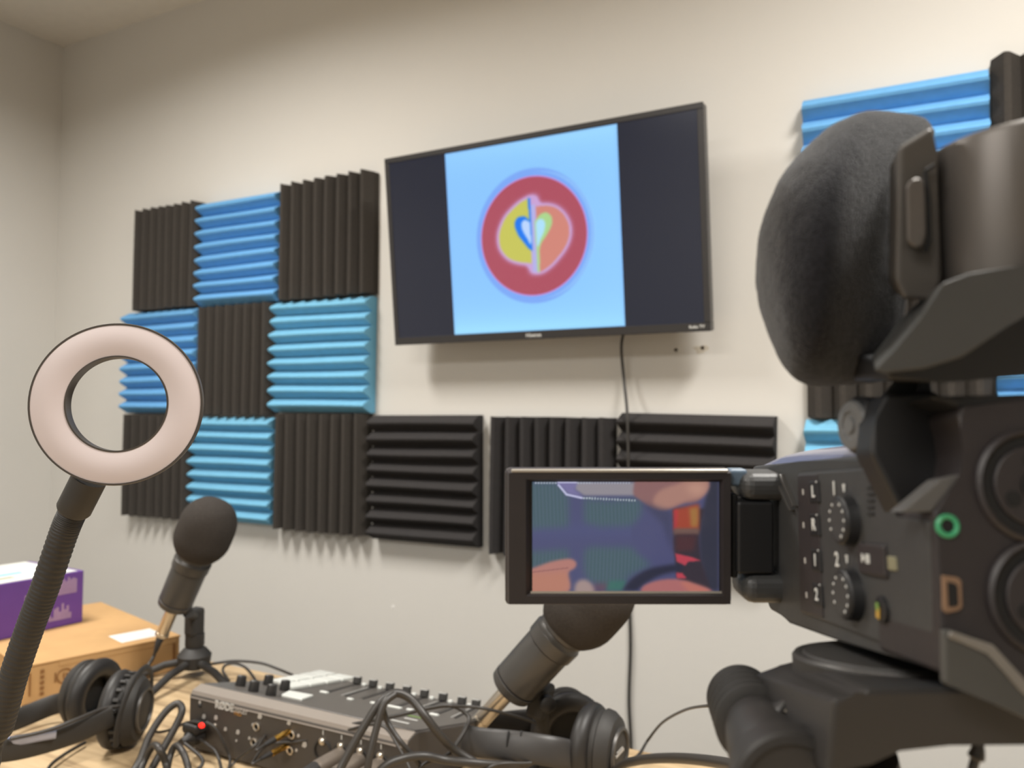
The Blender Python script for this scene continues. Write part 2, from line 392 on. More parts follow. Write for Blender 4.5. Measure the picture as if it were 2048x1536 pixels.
def txtM(p, xdir, n): return frame(p, xdir, None, n)
p = TM @ Vector((tvl(1068, 671).x, -.0004, chin*.5)); text('Hisense', txtM(p, xv, nTV), .0115, PRINT, tv, bold=.0002)
p = TM @ Vector((tvl(1394, 648).x, -.0004, chin*.55)); text('Roku TV', txtM(p, xv, nTV), .0085, PRINT, tv, bold=.0002)
mt = TM @ Vector((TW/2, .062, TH*.5))
bm = BM(); box(bm, I4, (mt.x-.10, WY-.012, mt.z-.1), (mt.x+.10, WY, mt.z+.1), .003); box(bm, I4, (mt.x-.05, mt.y-.02, mt.z-.05), (mt.x+.05, WY-.01, mt.z+.03), .003)
obj('wall_bracket', bm, BLKM, tv)
def cable(name, label, P, r, m=CABLE, n=8, cat='cable', group=None, seg=8, parent=None):
    bm = BM(); tube(bm, catmull([Vector(p) for p in P], n), r, seg)
    o = obj(name, bm, m, parent, smooth=60)
    if parent is None: tag(o, label, cat, group)
    return o
cy_ = WY-.006
cable('power_cord', None,
      [TM @ Vector((tvl(1242, 660).x, .04, .03)), ony(1243, 690, WY-.04), ony(1248, 760, WY-.03), ony(1254, 820, WY-.055), ony(1256, 880, WY-.06), ony(1257, 960, WY-.06), ony(1256, 1080, WY-.03), ony(1258, 1180, cy_), ony(1261, 1290, cy_), ony(1258, 1400, cy_), ony(1262, 1500, cy_), ony(1262, 1700, cy_), Vector((-.56, cy_, .35))], .0034, parent=tv)
# ================================================================== TABLE
table = tag(empty('table', Vector((-.45, .5, 0))), 'light oak laminate table carrying the recording gear', 'table')
bm = BM(); box(bm, I4, (-1.75, -.32, TZ-.03), (.95, .988, TZ), .003); obj('table_top', bm, WOOD, table)
for x in (-1.68, .88):
    for y in (-.25, .915):
        bm = BM(); box(bm, I4, (x-.025, y-.025, 0), (x+.025, y+.025, TZ-.0301), .003); obj('leg', bm, BLKM, table)
# ================================================================== BOXES
A = horiz(-.7065, 1.168, TZ); B = horiz(-.5485, 1.339, TZ)
ex = (B-A).normalized(); eh = Vector((0, 0, 1)); ey = eh.cross(ex)
CM = frame(A, ex, None, eh); LB = (B-A).length; HB = .057
cb = tag(empty('cardboard_box', CM), 'flat brown kraft cardboard box lying on the table in the left corner', 'box')
bm = BM(); box(bm, CM, (0, 0, 0), (LB, .34, HB-.0035), .0015); obj('body', bm, CARD, cb)
bm = BM(); box(bm, CM, (-.001, -.0015, HB-.0035), (LB+.001, .341, HB), .0012); obj('lid', bm, CARD, cb)
bm = BM(); box(bm, CM, (.05, -.0009, HB-.011), (LB-.005, .0005, HB-.0035), .0003, 1); obj('flap_fold', bm, CARD, cb)
bm = BM(); box(bm, CM, (LB-.085, .02, HB), (LB-.018, .075, HB+.0004)); obj('paper_label', bm, LBL, cb)
nS = -ey
def cb_side(u, v): return CM @ Vector((u, -.0017, v))
for k in range(5):
    bm = BM(); box(bm, CM, (.025, -.0018, .010+k*.008), (.030, -.0014, .0145+k*.008)); obj('printed_mark', bm, CARDD, cb)
bm = BM(); box(bm, CM, (.0105, -.0018, .012), (.0125, -.0014, .045)); obj('printed_mark', bm, CARDD, cb)
bm = BM(); ringlathe(bm, axisframe(cb_side(.058, .031), nS), [(0, .0095), (.0004, .0095), (.0004, .0110), (0, .0110)], 28); obj('printed_ring', bm, CARDD, cb)
bm = BM(); box(bm, CM, (.0445, -.0019, .024), (.0460, -.0014, .038)); box(bm, CM, (.056, -.0019, .026), (.0575, -.0014, .036)); box(bm, CM, (.060, -.0019, .027), (.0615, -.0014, .035)); obj('printed_mark', bm, CARDD, cb)
bm = BM(); box(bm, CM, (LB-.012, -.0019, .012), (LB-.008, -.0014, .046)); obj('printed_mark', bm, CARDD, cb)
# purple box
P1 = horiz(-.7526, 1.418, TZ+HB+.0005); P0 = horiz(-.828, 1.289, TZ+HB+.0005)
ex = (P1-P0).normalized(); ey = eh.cross(ex); P0 = P0-ex*.035
PM = frame(P0, ex, None, eh); LP = (P1-P0).length; HP = .0905
pb = tag(empty('purple_box', PM), 'purple product box with a white top resting on the cardboard box', 'box')
bm = BM(); box(bm, PM, (0, 0, 0), (LP, .17, HP-.001), .0012); obj('body', bm, PURP, pb)
bm = BM(); box(bm, PM, (.002, .002, HP-.001), (LP-.010, .168, HP), .0004, 1); obj('white_top', bm, WHITE, pb)
bm = BM(); box(bm, PM, (LP-.14, .06, HP), (LP-.07, .075, HP+.0003)); obj('blue_stripe', bm, mat('pale_blue_ink', (120, 190, 215), .6), pb)
bm = BM(); box(bm, PM, (LP-.165, .03, HP), (LP-.10, .045, HP+.0003)); obj('grey_print', bm, mat('olive_grey_ink', (160, 160, 140), .6), pb)
def bars(u0, v0, hs, wv):
    bm = BM()
    for k, h in enumerate(hs): box(bm, PM, (u0+k*wv, -.0005, v0), (u0+k*wv+wv*.86, .0002, v0+h))
    obj('printed_text', bm, MAUVE, pb)
bars(LP-.062, .054, [.008, .010, .020, .012, .028, .022, .026, .022, .028, .024, .026, .024], .0042)
bars(LP-.060, .012, [.010, .006, .020, .022, .014, .027, .016, .022, .010], .0044)
bars(LP-.088, .022, [.008, .016, .010], .0045)
bars(LP-.079, .050, [.008], .004)
for u, wd in ((LP-.175, .022), (LP-.102, .010)):
    bm = BM(); prism(bm, PM @ Matrix.Rotation(math.pi/2, 4, 'X'), [(u, .018), (u+wd, .018), (u+wd-.002, .064), (u+.002, .064)], .0002, .0007); obj('device_outline', bm, MAUVE, pb)
    bm = BM(); prism(bm, PM @ Matrix.Rotation(math.pi/2, 4, 'X'), [(u+.002, .021), (u+wd-.002, .021), (u+wd-.004, .061), (u+.004, .061)], .0004, .0010); obj('device_picture', bm, mat('olive_device_ink', (98, 92, 80), .6), pb)
# ================================================================== RING LIGHT
rc = dep(234, 807.5, .404); RR = .0410
tilt = math.radians(27); nR = (-FWD+UP*.085+RT*.20).normalized()
RM = axisframe(rc, nR)
rl = tag(empty('ring_light', dep(-40, 1640, .46)*1.0), 'small unlit ring light on a black flexible gooseneck, left side', 'ring light')
rl.matrix_basis = Matrix.Translation(Vector((dep(-70, 1560, .43).x, dep(-70, 1560, .43).y, TZ)))
ri = RR*.578; T = .0075
bm = BM(); ringlathe(bm, RM, [(-T, RR-.004), (-T+.003, RR), (-.0005, RR+.0003), (.0006, RR), (.0006, RR-.0008), (-.0002, RR-.0008), (-.0004, ri+.0008), (.0006, ri+.0008), (.0006, ri), (-T, ri)], 96); obj('casing', bm, RINGB, rl, smooth=35)
bm = BM(); ringlathe(bm, RM, [(-.0003, ri+.0008)]+[(.0003+.0011*math.sin(math.pi*k/8), ri+.0008+(RR-ri-.0016)*k/8) for k in range(9)]+[(-.0003, RR-.0008)], 96); obj('diffuser', bm, DIFF, rl, smooth=40)
# gooseneck
s0, s1 = dep(180, 955, .408), dep(146, 1022, .412)
bm = BM(); tube(bm, [s0+(s1-s0)*t for t in (0, .5, .93, 1)], lambda t: (.0086 if t < .9 else .0078), 24); obj('neck_sleeve', bm, BLKM, rl, smooth=50)
base_p = rl.matrix_basis.translation
path = catmull([s1, dep(128, 1065, .413), dep(92, 1170, .415), dep(62, 1250, .417), dep(28, 1350, .42), dep(0, 1450, .424), dep(-30, 1540, .43), base_p+Vector((0, 0, .06)), base_p+Vector((0, 0, .022))], 28)
def gr(t):
    return .0069+.0002*math.sin(t*2*math.pi*85)
bm = BM(); tube(bm, catmull(path, 2), gr, 20); obj('gooseneck', bm, BLKM, rl, smooth=60)
bm = BM(); lathe(bm, Matrix.Translation(base_p), [(0, .044), (.004, .046), (.014, .044), (.022, .012), (.026, .008)], 40); obj('weighted_base', bm, BLK, rl, smooth=40)
# ================================================================== MICROPHONES
def podcast_mic(label, c0, c1, d0, d1, scale, foot, stand_px, foamlen, foamr):
    """c0/c1: pixel of the bottom end of the body and the foam centre; body axis between them"""
    a = dep(*c0, d0); b = dep(*c1, d1); ax = (b-a).normalized(); M = axisframe(a, ax); s = scale
    root = tag(empty('microphone', foot), label, 'microphone')
    BL = .068*s
    bm = BM(); lathe(bm, M, [(0, .0235*s), (.002*s, .0255*s), (.010*s, .0265*s), (.0105*s, .0255*s)], 40); obj('end_cap', bm, GREYM, root, smooth=35)
    bm = BM(); lathe(bm, M, [(.0105*s, .0245*s), (.0125*s, .0262*s), (BL-.004*s, .0268*s), (BL, .0262*s)], 40); obj('body', bm, GREYM, root, smooth=35)
    bm = BM(); lathe(bm, M, [(BL, .0255*s), (BL+.002*s, .0285*s), (BL+.016*s, .029*s), (BL+.018*s, .027*s), (BL+.021*s, .0255*s), (BL+.023*s, .028*s), (BL+.030*s, .028*s)], 40); obj('collar', bm, GREYM, root, smooth=35)
    z0 = BL+.028*s; prof = [(z0, .020*s)]
    for k in range(0, 13):
        t = k/12; zz = z0+foamlen*t
        rr = foamr*(1-.26*max(0, 1-t/.3)**2)*(math.sqrt(max(0, 1-((t-.45)/.55)**2.6)) if t > .45 else 1)
        prof.append((zz, max(rr, 0)))
    bm = BM(); lathe(bm, M, prof, 40); obj('foam_windscreen', bm, BALLF, root, smooth=60)
    bm = BM(); lathe(bm, M, [(-.05*s, .0088*s), (-.048*s, .0096*s), (-.004*s, .0096*s), (0, .0105*s)], 24); obj('plug_shell', bm, SILV, root, smooth=40)
    return root, M, a, ax
# small, left
foot = onz(388, 1352, TZ)
mic1, MM, a, ax = podcast_mic('small black microphone with foam ball on a desk tripod, standing behind the mixer', (348, 1212), (411, 1062), 1.235, 1.215, .98, foot, None, .094, .0425)
nb = MM @ Vector((0, 0, -.05)); e1 = dep(318, 1300, 1.235)
bm = BM(); lathe(bm, axisframe(MM @ Vector((0, 0, -.049)), -ax), [(0, .0102), (.004, .0104), (.006, .008)], 20); obj('plug_ring', bm, SILV, mic1, smooth=40)
bm = BM(); tube(bm, [nb-ax*.004, dep(317, 1285, 1.235), dep(311, 1303, 1.236)], lambda t: .0068-.0035*t, 12); obj('plug_boot', bm, RUB, mic1, smooth=50)
zf = (foot-EYE).dot(FWD)
def dz(px, py): return dep(px, py, zf)
bm = BM(); box(bm, axisframe(dz(389, 1238), Vector((0, 0, 1))), (-.013, -.011, -.026), (.013, .011, .018), .005); obj('swivel_joint', bm, BLKM, mic1)
bm = BM(); tube(bm, [dep(376, 1226, 1.235), dep(389, 1232, zf)], .008, 12); obj('joint_arm', bm, BLKM, mic1, smooth=50)
bm = BM(); lathe(bm, Matrix.Translation(foot), [(.046, .0135), (.05, .0150), (.068, .0150), (.072, .0075), (.1, .0068)], 20); obj('pole', bm, BLKM, mic1, smooth=35)
bm = BM(); lathe(bm, Matrix.Translation(foot), [(.012, .014), (.016, .024), (.034, .0265), (.044, .018), (.047, .013)], 28); obj('hub', bm, BLKM, mic1, smooth=35)
hubc = foot+Vector((0, 0, .026))
for q in (onz(286, 1402, TZ+.006), onz(268, 1356, TZ+.006), onz(470, 1388, TZ+.006)):
    bm = BM(); tube(bm, [hubc, hubc.lerp(q, .5)+Vector((0, 0, .006)), q], lambda t: .0062-.0008*t, 12); obj('leg', bm, BLKM, mic1, smooth=50)
# large, in front of the wall behind the flip-out screen
foot2 = dep(1092, 1480, .93); foot2.z = TZ
mic2, M2, a2, ax2 = podcast_mic('larger view of a black microphone tilted up behind the flip-out screen, nickel plug below', (1020, 1378), (1182, 1200), .885, .86, 1.0, foot2, None, .094, .0425)
mic2['label'] = 'black microphone with a shiny nickel plug, tilted behind the flip-out screen'
bm = BM(); lathe(bm, axisframe(M2 @ Vector((0, 0, -.049)), -ax2), [(0, .0096), (.012, .0096), (.014, .008)], 20); obj('plug_ring', bm, SILV, mic2, smooth=40)
jc = dep(1082, 1395, .90)
bm = BM(); box(bm, axisframe(jc, Vector((.2, 0, 1))), (-.014, -.011, -.022), (.014, .011, .016), .005); obj('swivel_joint', bm, BLKM, mic2)
bm = BM(); lathe(bm, axisframe(dep(1092, 1402, .885), -FWD+RT*.2), [(0, .008), (.004, .009), (.012, .009), (.014, .006)], 14); obj('joint_screw', bm, RUB, mic2, smooth=40)
bm = BM(); tube(bm, [dep(1052, 1368, .888), jc], .008, 12); obj('joint_arm', bm, BLKM, mic2, smooth=50)
bm = BM(); tube(bm, [jc-Vector((0, 0, .015)), foot2+Vector((0, 0, .03))], .0085, 14); obj('pole', bm, BLKM, mic2, smooth=50)
bm = BM(); lathe(bm, Matrix.Translation(foot2), [(.012, .014), (.016, .024), (.034, .0265), (.044, .018)], 28); obj('hub', bm, BLKM, mic2, smooth=35)
for k in range(3):
    q = foot2+Vector((.09*math.cos(2.1*k+.4), .09*math.sin(2.1*k+.4), .006)); h = foot2+Vector((0, 0, .026))
    bm = BM(); tube(bm, [h, h.lerp(q, .5)+Vector((0, 0, .006)), q], .0058, 12); obj('leg', bm, BLKM, mic2, smooth=50)
# ================================================================== MIXER
L0 = horiz(-.4045, 1.022, TZ+.004); R0 = horiz(-.110, .868, TZ+.004)
e1 = (R0-L0).normalized(); e2 = Vector((0, 0, 1)).cross(e1)
XM = frame(L0, e1, None, Vector((0, 0, 1))); XW = (R0-L0).length; XD = .262
mx = tag(empty('audio_mixer', XM), 'dark grey podcast mixer with white pads and sliders, seen from its socket side', 'mixer')
S0 = (.018, .073); S1 = (XD, .012)          # sloping top: (y, z) at the socket side and at the far side
prof = [(0, .0), (0, .064), (.004, .069), S0, S1, (XD, .0)]
Y2 = Matrix(((0, 0, 1, 0), (1, 0, 0, 0), (0, 1, 0, 0), (0, 0, 0, 1)))
MXG = mat('mixer_grey', (84, 80, 76), .42, vary=.03)
MXK = mat('mixer_rear', (68, 63, 59), .5, vary=.03)
bm = BM(); prism(bm, XM @ Y2, prof, 0, XW, .0015); obj('body', bm, MXK, mx)
sl = Vector((0, S1[0]-S0[0], S1[1]-S0[1])); sn = Vector((0, -sl.z, sl.y)).normalized(); SN = XM.to_3x3() @ sn; SP = XM @ Vector((0, S0[0], S0[1]))
SXM = frame(SP, e1, None, SN)             # sheet on the sloping top: x along, y away, z out
SLn = sl.length; SXi = SXM.inverted()
bm = BM(); box(bm, SXM, (.004, .001, 0), (XW-.004, SLn-.002, .0012), .0005, 1); obj('top_plate', bm, MXG, mx)
bm = BM(); prism(bm, XM @ Y2, [(-.0006, .0615), (.003, .0695), (.017, .0738), (.017, .0715), (.004, .067), (.0006, .0612)], .001, XW-.001); obj('rear_edge', bm, mat('mixer_edge', (128, 120, 112), .4, vary=.02), mx)
for x in (.02, XW-.02):
    for y in (.02, XD-.02): obj('rubber_foot', lathe(BM(), XM @ Matrix.Translation((x, y, -.0038)), [(0, .008), (.0045, .009)], 16), RUB, mx)
def st(px, py): 
    v = SXi @ onplane(px, py, SP, SN); return v.x, v.y
for px, py in ((480, 1374), (506, 1385), (535, 1372), (541, 1393), (568, 1383)):
    x, y = st(px, py); bm = BM(); lathe(bm, SXM @ Matrix.Translation((x, y, .0012)), [(0, .0062), (.002, .0068), (.012, .006), (.013, .005)], 20); k = obj('knob', bm, RUB, mx, smooth=40)
    bm = BM(); box(bm, SXM @ Matrix.Translation((x, y, .0012)), (-.0004, -.006, .0128), (.0004, -.001, .0133)); obj('pointer', bm, PRINT, k)
pc = [Vector(st(*p)).to_3d() for p in ((541, 1366), (637, 1346), (714, 1361), (583, 1384))]
print('pads', pc, SLn, XW)
u0, u1, v0, v1 = .115, .225, .125, .232
pq = pc
for i in range(4):
    for j in range(2):
        def bil(s, t): return (pq[0].lerp(pq[1], s)).lerp(pq[3].lerp(pq[2], s), t)
        g_ = .06
        c = [bil((i+g_)/4, (j+g_)/2), bil((i+1-g_)/4, (j+g_)/2), bil((i+1-g_)/4, (j+1-g_)/2), bil((i+g_)/4, (j+1-g_)/2)]
        bm = BM(); prism(bm, SXM, [(q.x, q.y) for q in c], .001, .0055, .0012); obj('pad', bm, WHITE, mx)
c = [st(*p) for p in ((562, 1395), (577, 1387), (626, 1396), (603, 1404))]
bm = BM(); prism(bm, SXM, c, .001, .004, .0008); obj('touch_screen', bm, WHITE, mx)
far = [(730, 1366), (761, 1372), (793, 1379), (826, 1386), (860, 1393), (895, 1401), (931, 1409), (957, 1415)]
near = [(648, 1389), (684, 1396), (719, 1402), (752, 1409), (789, 1418), (827, 1425), (868, 1433), (905, 1441)]
for i in range(8):
    f = Vector(st(*far[i])).to_3d(); n_ = Vector(st(*near[i])).to_3d()
    x = i*.0328+.075; 
    f.x = min(f.x, XW-.012); n_.x = min(n_.x, XW-.012)
    d = (f-n_); d.normalize(); 
    FM_ = SXM @ Matrix.Translation((n_.x, n_.y, 0)) @ Matrix.Rotation(math.atan2(d.y, d.x)-math.pi/2, 4, 'Z'); Lf = min((f-n_).length, SLn-n_.y-.004)
    bm = BM(); box(bm, FM_, (-.0012, .012, .001), (.0012, Lf, .0018)); obj('slot', bm, DEEP, mx)
    bm = BM(); box(bm, FM_, (-.006, .014, .001), (-.0052, Lf-.01, .0015)); obj('scale_line', bm, PRINT if i % 2 else BLKM, mx)
    bm = BM(); box(bm, FM_, (-.0055, Lf-.014, .002), (.0055, Lf-.001, .0125), .0018); fc = obj('slider_cap', bm, BLKM, mx)
    bm = BM(); box(bm, FM_, (-.005, Lf-.013, .0122), (.005, Lf-.010, .0130)); obj('cap_line', bm, PRINT, fc)
    bm = BM(); box(bm, FM_, (.0085, Lf-.012, .001), (.0145, Lf-.004, .0048), .001); obj('lit_button', bm, WHITE, mx)
for px, py, wd in ((648, 1388, .006), (748, 1410, .005), (789, 1418, .010), (827, 1425, .010), (868, 1433, .006), (700, 1402, .004)):
    x, y = st(px, py)
    if x < XW-.012:
        bm = BM(); box(bm, SXM, (x-wd, y-.003, .001), (x+wd, y+.003, .0036), .001); obj('lit_button', bm, WHITE, mx)
for px, py, c_, wd in ((800, 1446, PRINT, .012), (830, 1436, LIME, .010), (822, 1441, PRINT, .009)):
    x, y = st(px, py); y = max(y, .006)
    bm = BM(); box(bm, SXM, (x-wd, y-.0015, .001), (x+wd, y+.0015, .0018)); obj('printed_label', bm, c_, mx)
# socket side
RN = XM.to_3x3() @ Vector((0, -1, 0)); RP = XM @ Vector((0, 0, 0)); XMi = XM.inverted()
def sk(px, py): 
    v = XMi @ onplane(px, py, RP, RN); return v.x, v.z
def rearM(px, py, d=.0003):
    x, z = sk(px, py); return frame(XM @ Vector((x, -d, z)), e1, None, RN)
text('RØDE', rearM(449, 1413), .0125, PRINT, mx, bold=.0005, sx=.95)
text('Caster', rearM(478, 1420), .0125, mat('dim_print', (176, 172, 166), .6), mx, sx=.9)
text('PRO', rearM(476, 1428), .0065, ORANGE, mx)
for px, py, sz in ((408, 1433, .006), (432, 1435, .006), (451, 1458, .005), (476, 1464, .006), (520, 1432, .007), (506, 1449, .004), (499, 1476, .004), (578, 1445, .006), (597, 1471, .004), (593, 1500, .004), (609, 1489, .007), (473, 1481, .003), (400, 1404, .004)):
    x, z = sk(px, py); bm = BM(); s = sz/2
    prism(bm, frame(XM @ Vector((x, 0, z)), e1, None, RN), [(-s, -s*.8), (s*.4, -s), (s, -s*.2), (s*.7, s), (-s*.6, s*.8)], .0001, .0005); obj('printed_symbol', bm, mat('dim_print', (176, 172, 166), .6), mx)
def jack(px, py, r=.0052, m=SILV):
    M = rearM(px, py, 0); bm = BM(); ringlathe(bm, M, [(0, r), (.0018, r), (.0024, r*.8), (.0018, r*.55), (0, r*.55)], 20); j = obj('jack_socket', bm, m, mx, smooth=40)
    bm = BM(); lathe(bm, M, [(.0001, r*.55), (.0004, r*.5)], 14); obj('socket_hole', bm, DEEP, j)
for p in ((514, 1453), (509, 1484), (584, 1469), (581, 1500)): jack(*p)
jack(431, 1451, .003); jack(401, 1411, .0022, BLKM)
for p in ((646, 1487), (683, 1497), (722, 1507), (762, 1517)):
    M = rearM(p[0], p[1]+14, 0); bm = BM(); ringlathe(bm, M, [(0, .0125), (.002, .0125), (.002, .0105), (0, .0105)], 28); j = obj('microphone_socket', bm, BLKM, mx, smooth=40)
    bm = BM(); lathe(bm, M @ Matrix.Translation((0, .0108, 0)), [(0, .0042), (.003, .0042), (.005, .002), (.0055, 0)], 14); obj('latch', bm, SILV, j, smooth=40)
    bm = BM(); box(bm, M, (-.0006, .0175, .0002), (.0006, .0225, .0006)); obj('printed_mark', bm, PRINT, j)
# plugs in the sockets (things of their own with their cables)
def plug(px, py, name, label, m, r, ln, droop, path, cr, boot=RUB, group=None):
    x, z = sk(px, py); o0 = XM @ Vector((x, -.001, z)); d = (RN+Vector((0, 0, -droop))).normalized(); root = tag(empty(name, o0), label, 'cable', group)
    M = axisframe(o0, d)
    bm = BM(); lathe(bm, M, [(0.0, r*.8), (.002, r), (ln*.55, r), (ln*.6, r*.92)], 22); obj('plug_shell', bm, m, root, smooth=40)
    bm = BM(); lathe(bm, M, [(ln*.6, r*.95), (ln*.8, r*.85), (ln, cr*1.4)], 18); obj('boot', bm, boot, root, smooth=45)
    end = M @ Vector((0, 0, ln*.98))
    bm = BM(); tube(bm, catmull([end, M @ Vector((0, 0, ln+.012))]+[Vector(q) for q in path], 8), cr, 8); obj('wire', bm, CABLE, root, smooth=60)
    return root
def tb(px, py, h=.004): return onz(px, py, TZ+h)
plug(684, 1509, 'microphone_cable', 'nickel plug in the second microphone socket of the mixer, cable running left', PLUGM, .0092, .072, .0, [tb(560, 1560, .01), tb(470, 1600)], .003)
plug(722, 1519, 'microphone_cable', 'nickel plug in the third microphone socket of the mixer', PLUGM, .0092, .072, .02, [tb(610, 1590, .01), tb(520, 1640)], .003)
plug(763, 1529, 'microphone_cable', 'nickel plug in the fourth microphone socket, nearest the right end', PLUGM, .0092, .072, .04, [tb(690, 1600, .01), tb(620, 1660)], .003)
plug(580, 1462, 'headphone_lead', 'thin lead with a gold plug in the upper headphone socket of the mixer', GOLD, .0036, .040, .05, [dep(530, 1471, .95), dep(505, 1495, .93), tb(470, 1524, .008), tb(440, 1560), tb(400, 1640)], .0016)
plug(573, 1492, 'headphone_lead', 'thin lead with a gold plug in the lower headphone socket of the mixer', GOLD, .0036, .040, .0, [dep(535, 1490, .93), dep(600, 1483, .92), dep(680, 1464, .90), dep(760, 1450, .86), dep(800, 1500, .84), dep(830, 1560, .82)], .0016)
# power plug at the left end
pw = onplane(405, 1466, RP, RN)
pr = tag(empty('power_plug', pw), 'black power plug with a red lamp at the left end of the mixer', 'plug')
bm = BM(); lathe(bm, axisframe(pw+RN*.002, RN), [(0, .008), (.004, .0105), (.018, .0105), (.022, .006), (.03, .004)], 20); obj('plug_body', bm, RUB, pr, smooth=40)
bm = BM(); box(bm, frame(pw+Vector((0, 0, .008)), e1, None, Vector((0, 0, 1))), (-.013, -.022, -.003), (.013, -.001, .009), .004); obj('switch_block', bm, RUB, pr)
bm = BM(); lathe(bm, axisframe(onplane(403, 1451, RP+RN*.0222, RN), RN), [(-.001, .0045), (.001, .0042), (.0015, .002)], 16, 1, .7); obj('red_lamp', bm, REDLED, pr, smooth=40)
bm = BM(); tube(bm, catmull([pw+RN*.03, tb(405, 1520, .012), tb(385, 1550), tb(340, 1600)], 8), .0022, 8); obj('wire', bm, CABLE, pr, smooth=60)
# ================================================================== HEADPHONES
def headphones(root, cupA, cupB, axA, axB, r, band, bandw, inner=None):
    for c, ax, sh in ((cupA, axA, 1), (cupB, axB, 1)):
        M = axisframe(c, ax)     # +z = towards the ear (cushion)
        bm = BM(); lathe(bm, M, [(-.024, 0), (-.024, r*.55), (-.0225, r*.62), (-.021, r*.78), (-.014, r*.9), (-.008, r*.93), (-.006, r*.88), (-.001, r*.88), (0, r*.94)], 40, .88, 1); sh_ = obj('ear_cup', bm, BLKM, root, smooth=30)
        bm = BM(); ringlathe(bm, M, [(-.0262, r*.50), (-.0262, r*.56), (-.0235, r*.58), (-.0235, r*.48)], 40); obj('cup_ring', bm, GREYM, sh_, smooth=30)
        bm = BM(); pr_ = [(.009+.0105*math.sin(t), r*.74+r*.26*math.cos(t)) for t in [k*2*math.pi/14 for k in range(14)]]
        ringlathe(bm, M, pr_, 44); obj('ear_cushion', bm, RUB, root, smooth=60)
        bm = BM(); lathe(bm, M, [(.002, r*.6), (.003, 0)], 30); obj('speaker_cloth', bm, DEEP, root, smooth=40)
    return root
hp = tag(empty('headphones', onz(205, 1490, TZ)), 'black over-ear headphones lying at the left beside the cardboard box', 'headphones')
cA = dep(180, 1388, 1.07); cB = dep(250, 1418, 1.01)
axA = (-FWD*.22+RT*.9-UP*.04).normalized(); axB = (-FWD*.06-RT*.98+UP*.06).normalized()
headphones(hp, cA, cB, axA, axB, .0475, None, None)
bm = BM()
for k in range(22):
    a = 2*math.pi*k/22; M = axisframe(cB, axB); box(bm, M @ Matrix.Rotation(a, 4, 'Z'), (.0425, -.0022, -.006), (.0455, .0022, .0015), .0006, 1)
obj('grip_ribs', bm, BLKM, hp)
hb = axisframe(cB, axB)
yk = [hb @ Vector((.050*math.sin(t), .050*math.cos(t)*1.0, -.012-.006*math.cos(t))) for t in [k*math.pi/10 for k in range(-7, 8)]]
bm = BM(); tube(bm, catmull(yk, 3), (.0022, .0045), 8); obj('yoke', bm, BLKM, hp, smooth=60)
upz = Vector((0, 0, 1))
def band(bm, P, hw, th, n=8):
    Q = catmull([Vector(p) for p in P], n); tube(bm, Q, (hw, th), 16, flat=upz); return bm
bm = band(BM(), [dep(150, 1398, 1.09), dep(100, 1412, 1.09), dep(30, 1440, 1.05), dep(-40, 1462, .98), dep(-90, 1490, .90), dep(-60, 1500, .86), dep(10, 1500, .875), dep(80, 1487, .90), dep(160, 1462, .935), dep(225, 1432, .965)], .0135, .0035); obj('headband', bm, BLKM, hp, smooth=50)
bm = BM(); tube(bm, catmull([dep(-20, 1489, .868), dep(30, 1482, .88), dep(80, 1472, .895), dep(112, 1466, .905)], 8), (.006, .0022), 10, flat=upz); obj('steel_slider', bm, mat('steel_blue_highlight', (150, 160, 190), .25, metal=.9), hp, smooth=50)  # slider steel takes its grey-blue highlight into the base colour
bm = BM(); tube(bm, catmull([dep(20, 1478, .872), dep(90, 1462, .895), dep(150, 1440, .92), dep(205, 1418, .955), dep(240, 1412, .972)], 8), .0022, 8); obj('cup_wire', bm, CABLE, hp, smooth=50)
# right pair
hq = tag(empty('headphones', Vector((dep(1170, 1500, .85).x, dep(1170, 1500, .85).y, TZ))), 'black headphones with a flat headband lying in front of the tilted microphone', 'headphones')
dA = dep(1130, 1450, .93); dB = dep(1196, 1496, .84)
a1 = (-FWD*.75+RT*.2-UP*.1).normalized(); a2_ = (FWD*.45-RT*.88).normalized()
headphones(hq, dA, dB, a1, a2_, .0445, None, None)
bm = band(BM(), [dep(1150, 1440, .95), dep(1060, 1442, .95), dep(980, 1452, .92), dep(936, 1466, .875), dep(932, 1478, .845), dep(960, 1485, .825), dep(1030, 1492, .81), dep(1100, 1502, .805), dep(1150, 1512, .815), dep(1172, 1512, .82)], .0145, .004); obj('headband', bm, mat('headband_grey', (50, 48, 47), .45, vary=.03), hq, smooth=50)
for px in (1014, 1040):
    bm = BM(); tube(bm, [dep(px, 1490, .8125), dep(px+3, 1490.4, .8122)], (.0148, .0044), 16, flat=upz); obj('band_seam', bm, DEEP, hq)
M = axisframe(dB, a2_); bm = BM(); box(bm, M, (-.011, -.0012, -.0250), (.013, .0012, -.0238)); box(bm, M, (-.008, .0028, -.0250), (.010, .0036, -.0238)); obj('printed_logo', bm, mat('dim_print', (176, 172, 166), .6), hq)
